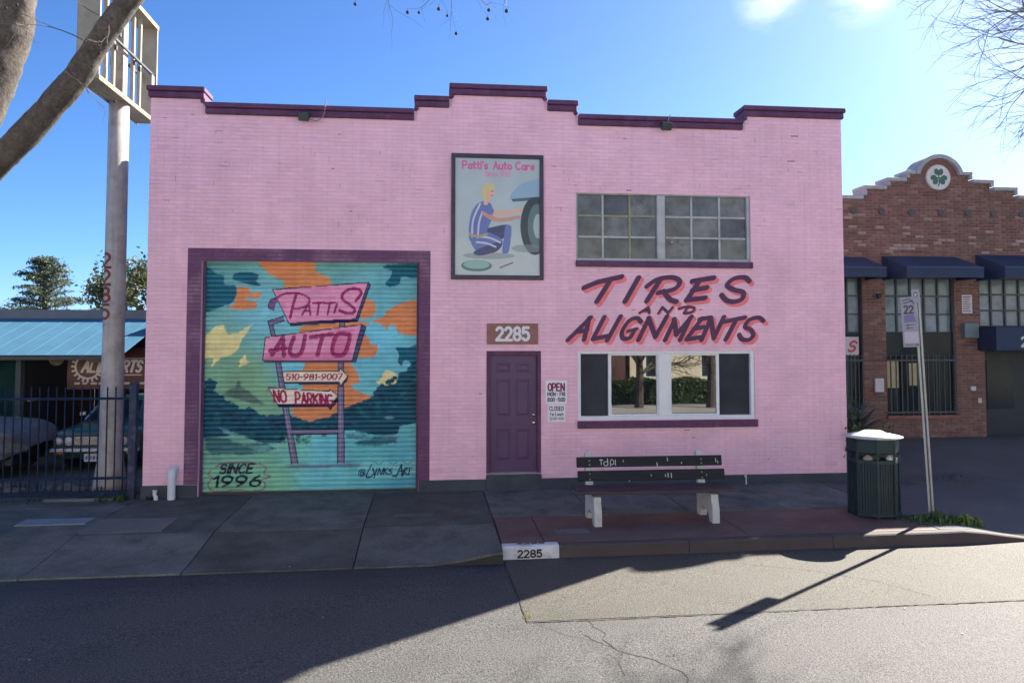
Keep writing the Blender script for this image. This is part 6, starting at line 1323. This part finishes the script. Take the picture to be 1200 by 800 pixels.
# ================================================================== across the street (lit by the sun, seen in the window panes)
g = MB(); sheet(g, -60, 60, -24, -15.6, lambda x, y: .0, 2, 2, 0, .3); o = g.build('far_sidewalk', mat('far_concrete', (.44, .425, .4), .9, .15, .6)); o['kind'] = 'structure'
g = MB(); g.box(-60, 60, -15.6, -15.45, -.3, .02); o = g.build('far_kerb', MATS['far_concrete']); o['kind'] = 'structure'
M_HR = mat('house_roof', (.13, .1, .09), .9, .2, 3); M_HG = glassmat('house_glass', (.03, .04, .05), .05, 1.6)
def house(label, x0, x1, y1, H, col, door_x):
    """front faces the street at y1"""
    t = thing('street_house', label, 'house', ((x0 + x1) / 2, y1, 0), 'houses across the street'); mw = mat('stucco_%d' % int(x0 * 10 + 900), col, .85, .06, 1, streak=.06); ops = []; n = max(2, int((x1 - x0) / 2.6)); zw = [(1.0, 2.3)] + ([(3.7, 5.0)] if H > 5 else [])
    for k in range(n):
        xm = x0 + (x1 - x0) * (k + .5) / n
        for a, b in zw: ops.append((xm - .55, xm + .55, a, b))
    ops = [o_ for o_ in ops if not (o_[2] < 2 and abs((o_[0] + o_[1]) / 2 - door_x) < 1.2)]; dr = (door_x - .5, door_x + .5, .1, 2.2)
    mb = MB(); al_ = ops + [dr]; wall_cells(mb, [x0, x1] + [v for o_ in al_ for v in o_[:2]], [0, H] + [v for o_ in al_ for v in o_[2:]], lambda x, z: not in_open(x, z, al_), y1, y1 - .25); mb.build('wall', mw, t)
    for q in ((x0, x0 + .25, y1 - 9, y1 - .255, 0, H), (x1 - .25, x1, y1 - 9, y1 - .255, 0, H), (x0 + .255, x1 - .255, y1 - 9, y1 - 8.75, 0, H)): mb = MB(); mb.box(*q); mb.build('wall', mw, t)
    mb = MB(); mb.prism([(y1 + .4, H - .02), (y1 - 4.5, H + 2.0), (y1 - 9.4, H - .02), (y1 - 9.4, H + .13), (y1 - 4.5, H + 2.2), (y1 + .4, H + .13)], 'x', x0 - .3, x1 + .3); mb.build('roof', M_HR, t)
    for a, b, c, d in ops:
        mb = MB(); 
        for q in ((a, a + .07, c, d), (b - .07, b, c, d), (a + .07, b - .07, c, c + .07), (a + .07, b - .07, d - .07, d), ((a + b) / 2 - .02, (a + b) / 2 + .02, c + .07, d - .07)): mb.box(q[0], q[1], y1 - .2, y1 - .08, q[2], q[3])
        f_ = mb.build('window', M_WHITE, t); mb = MB(); mb.box(a + .01, b - .01, y1 - .16, y1 - .15, c + .01, d - .01); mb.build('pane', M_HG, f_)
    mb = MB(); mb.box(dr[0], dr[1], y1 - .2, y1 - .14, .1, 2.2); mb.build('door', mat('far_door', (.12, .05, .04), .6), t)
    mb = MB(); mb.box(dr[0] - .4, dr[1] + .4, y1 + .005, y1 + .9, 0, .1); mb.build('step', MATS['far_concrete'], t)
for i, (x0, x1, y1, H, col, lb) in enumerate(((-36, -26, -20.6, 7.2, (0.76, 0.71, 0.61), 'cream two storey house at the far left across the street'), (-25, -15.5, -20.2, 7.6, (0.71, 0.68, 0.63), 'grey white house second from the left across the street'), (-14.5, -5, -20.6, 7.6, (0.78, 0.67, 0.51), 'tan stucco house across from the roller door'), (-4, 5.2, -20.2, 7.0, (0.81, 0.78, 0.73), 'white house across from the plum door'),
        (6.3, 14.2, -20.6, 7.3, (0.82, 0.74, 0.54), 'pale yellow house behind the hedge across the street'), (15.3, 25, -20.2, 7.8, (0.73, 0.71, 0.66), 'off white house right of the pale yellow one'), (26, 37, -20.6, 7.4, (0.73, 0.65, 0.54), 'beige house at the far right across the street'))):
    house(lb, x0, x1, y1, H, col, x0 + 2.2)
T = thing('street_hedge', 'clipped green hedge in front of the pale yellow house', 'hedge', (10, -18.6, 0)); r = np.random.default_rng(5); n = 26000
P = np.stack([r.uniform(5.5, 16, n), r.uniform(-19.1, -18.1, n), r.uniform(.02, 1.05, n)], -1); P[:, 2] += .08 * np.sin(P[:, 0] * 3); link(leaf_mesh('foliage', P, .07, (.08, .13, .03), .4, 4), 'foliage', leafmat('hedge_leaf', (.07, .12, .03)), T)
mb = MB(); mb.box(5.6, 15.9, -19, -18.2, 0, .9); mb.build('stems', mat('hedge_core', (.02, .03, .012), .95), T)
rnd = random.Random(31)
for x, y, lb in ((8.3, -16.6, 'bare street tree across from the hours sign'), (11.2, -16.4, 'bare street tree in front of the hedge'), (-2.5, -17, 'bare street tree across from the roller door'), (20, -17, 'bare street tree far right across the street')):
    t = thing('street_tree', lb, 'tree', (x, y, 0), 'bare trees across the street'); mb = MB(); mb.tube([(x, y, -.1), (x + .05, y, 1.4), (x, y + .05, 2.6)], [.2, .15, .13], 10); mb.build('trunk', M_SYC, t); mb = MB()
    for k in range(8): a = k * .79 + rnd.random(); grow(mb, (x, y, rnd.uniform(1.1, 2.6)), (math.cos(a), math.sin(a), rnd.uniform(.6, 1.4)), 1.7, .06, 3, rnd, .2, 0, 4, None, .55)
    mb.build('limbs', M_TWIG, t)
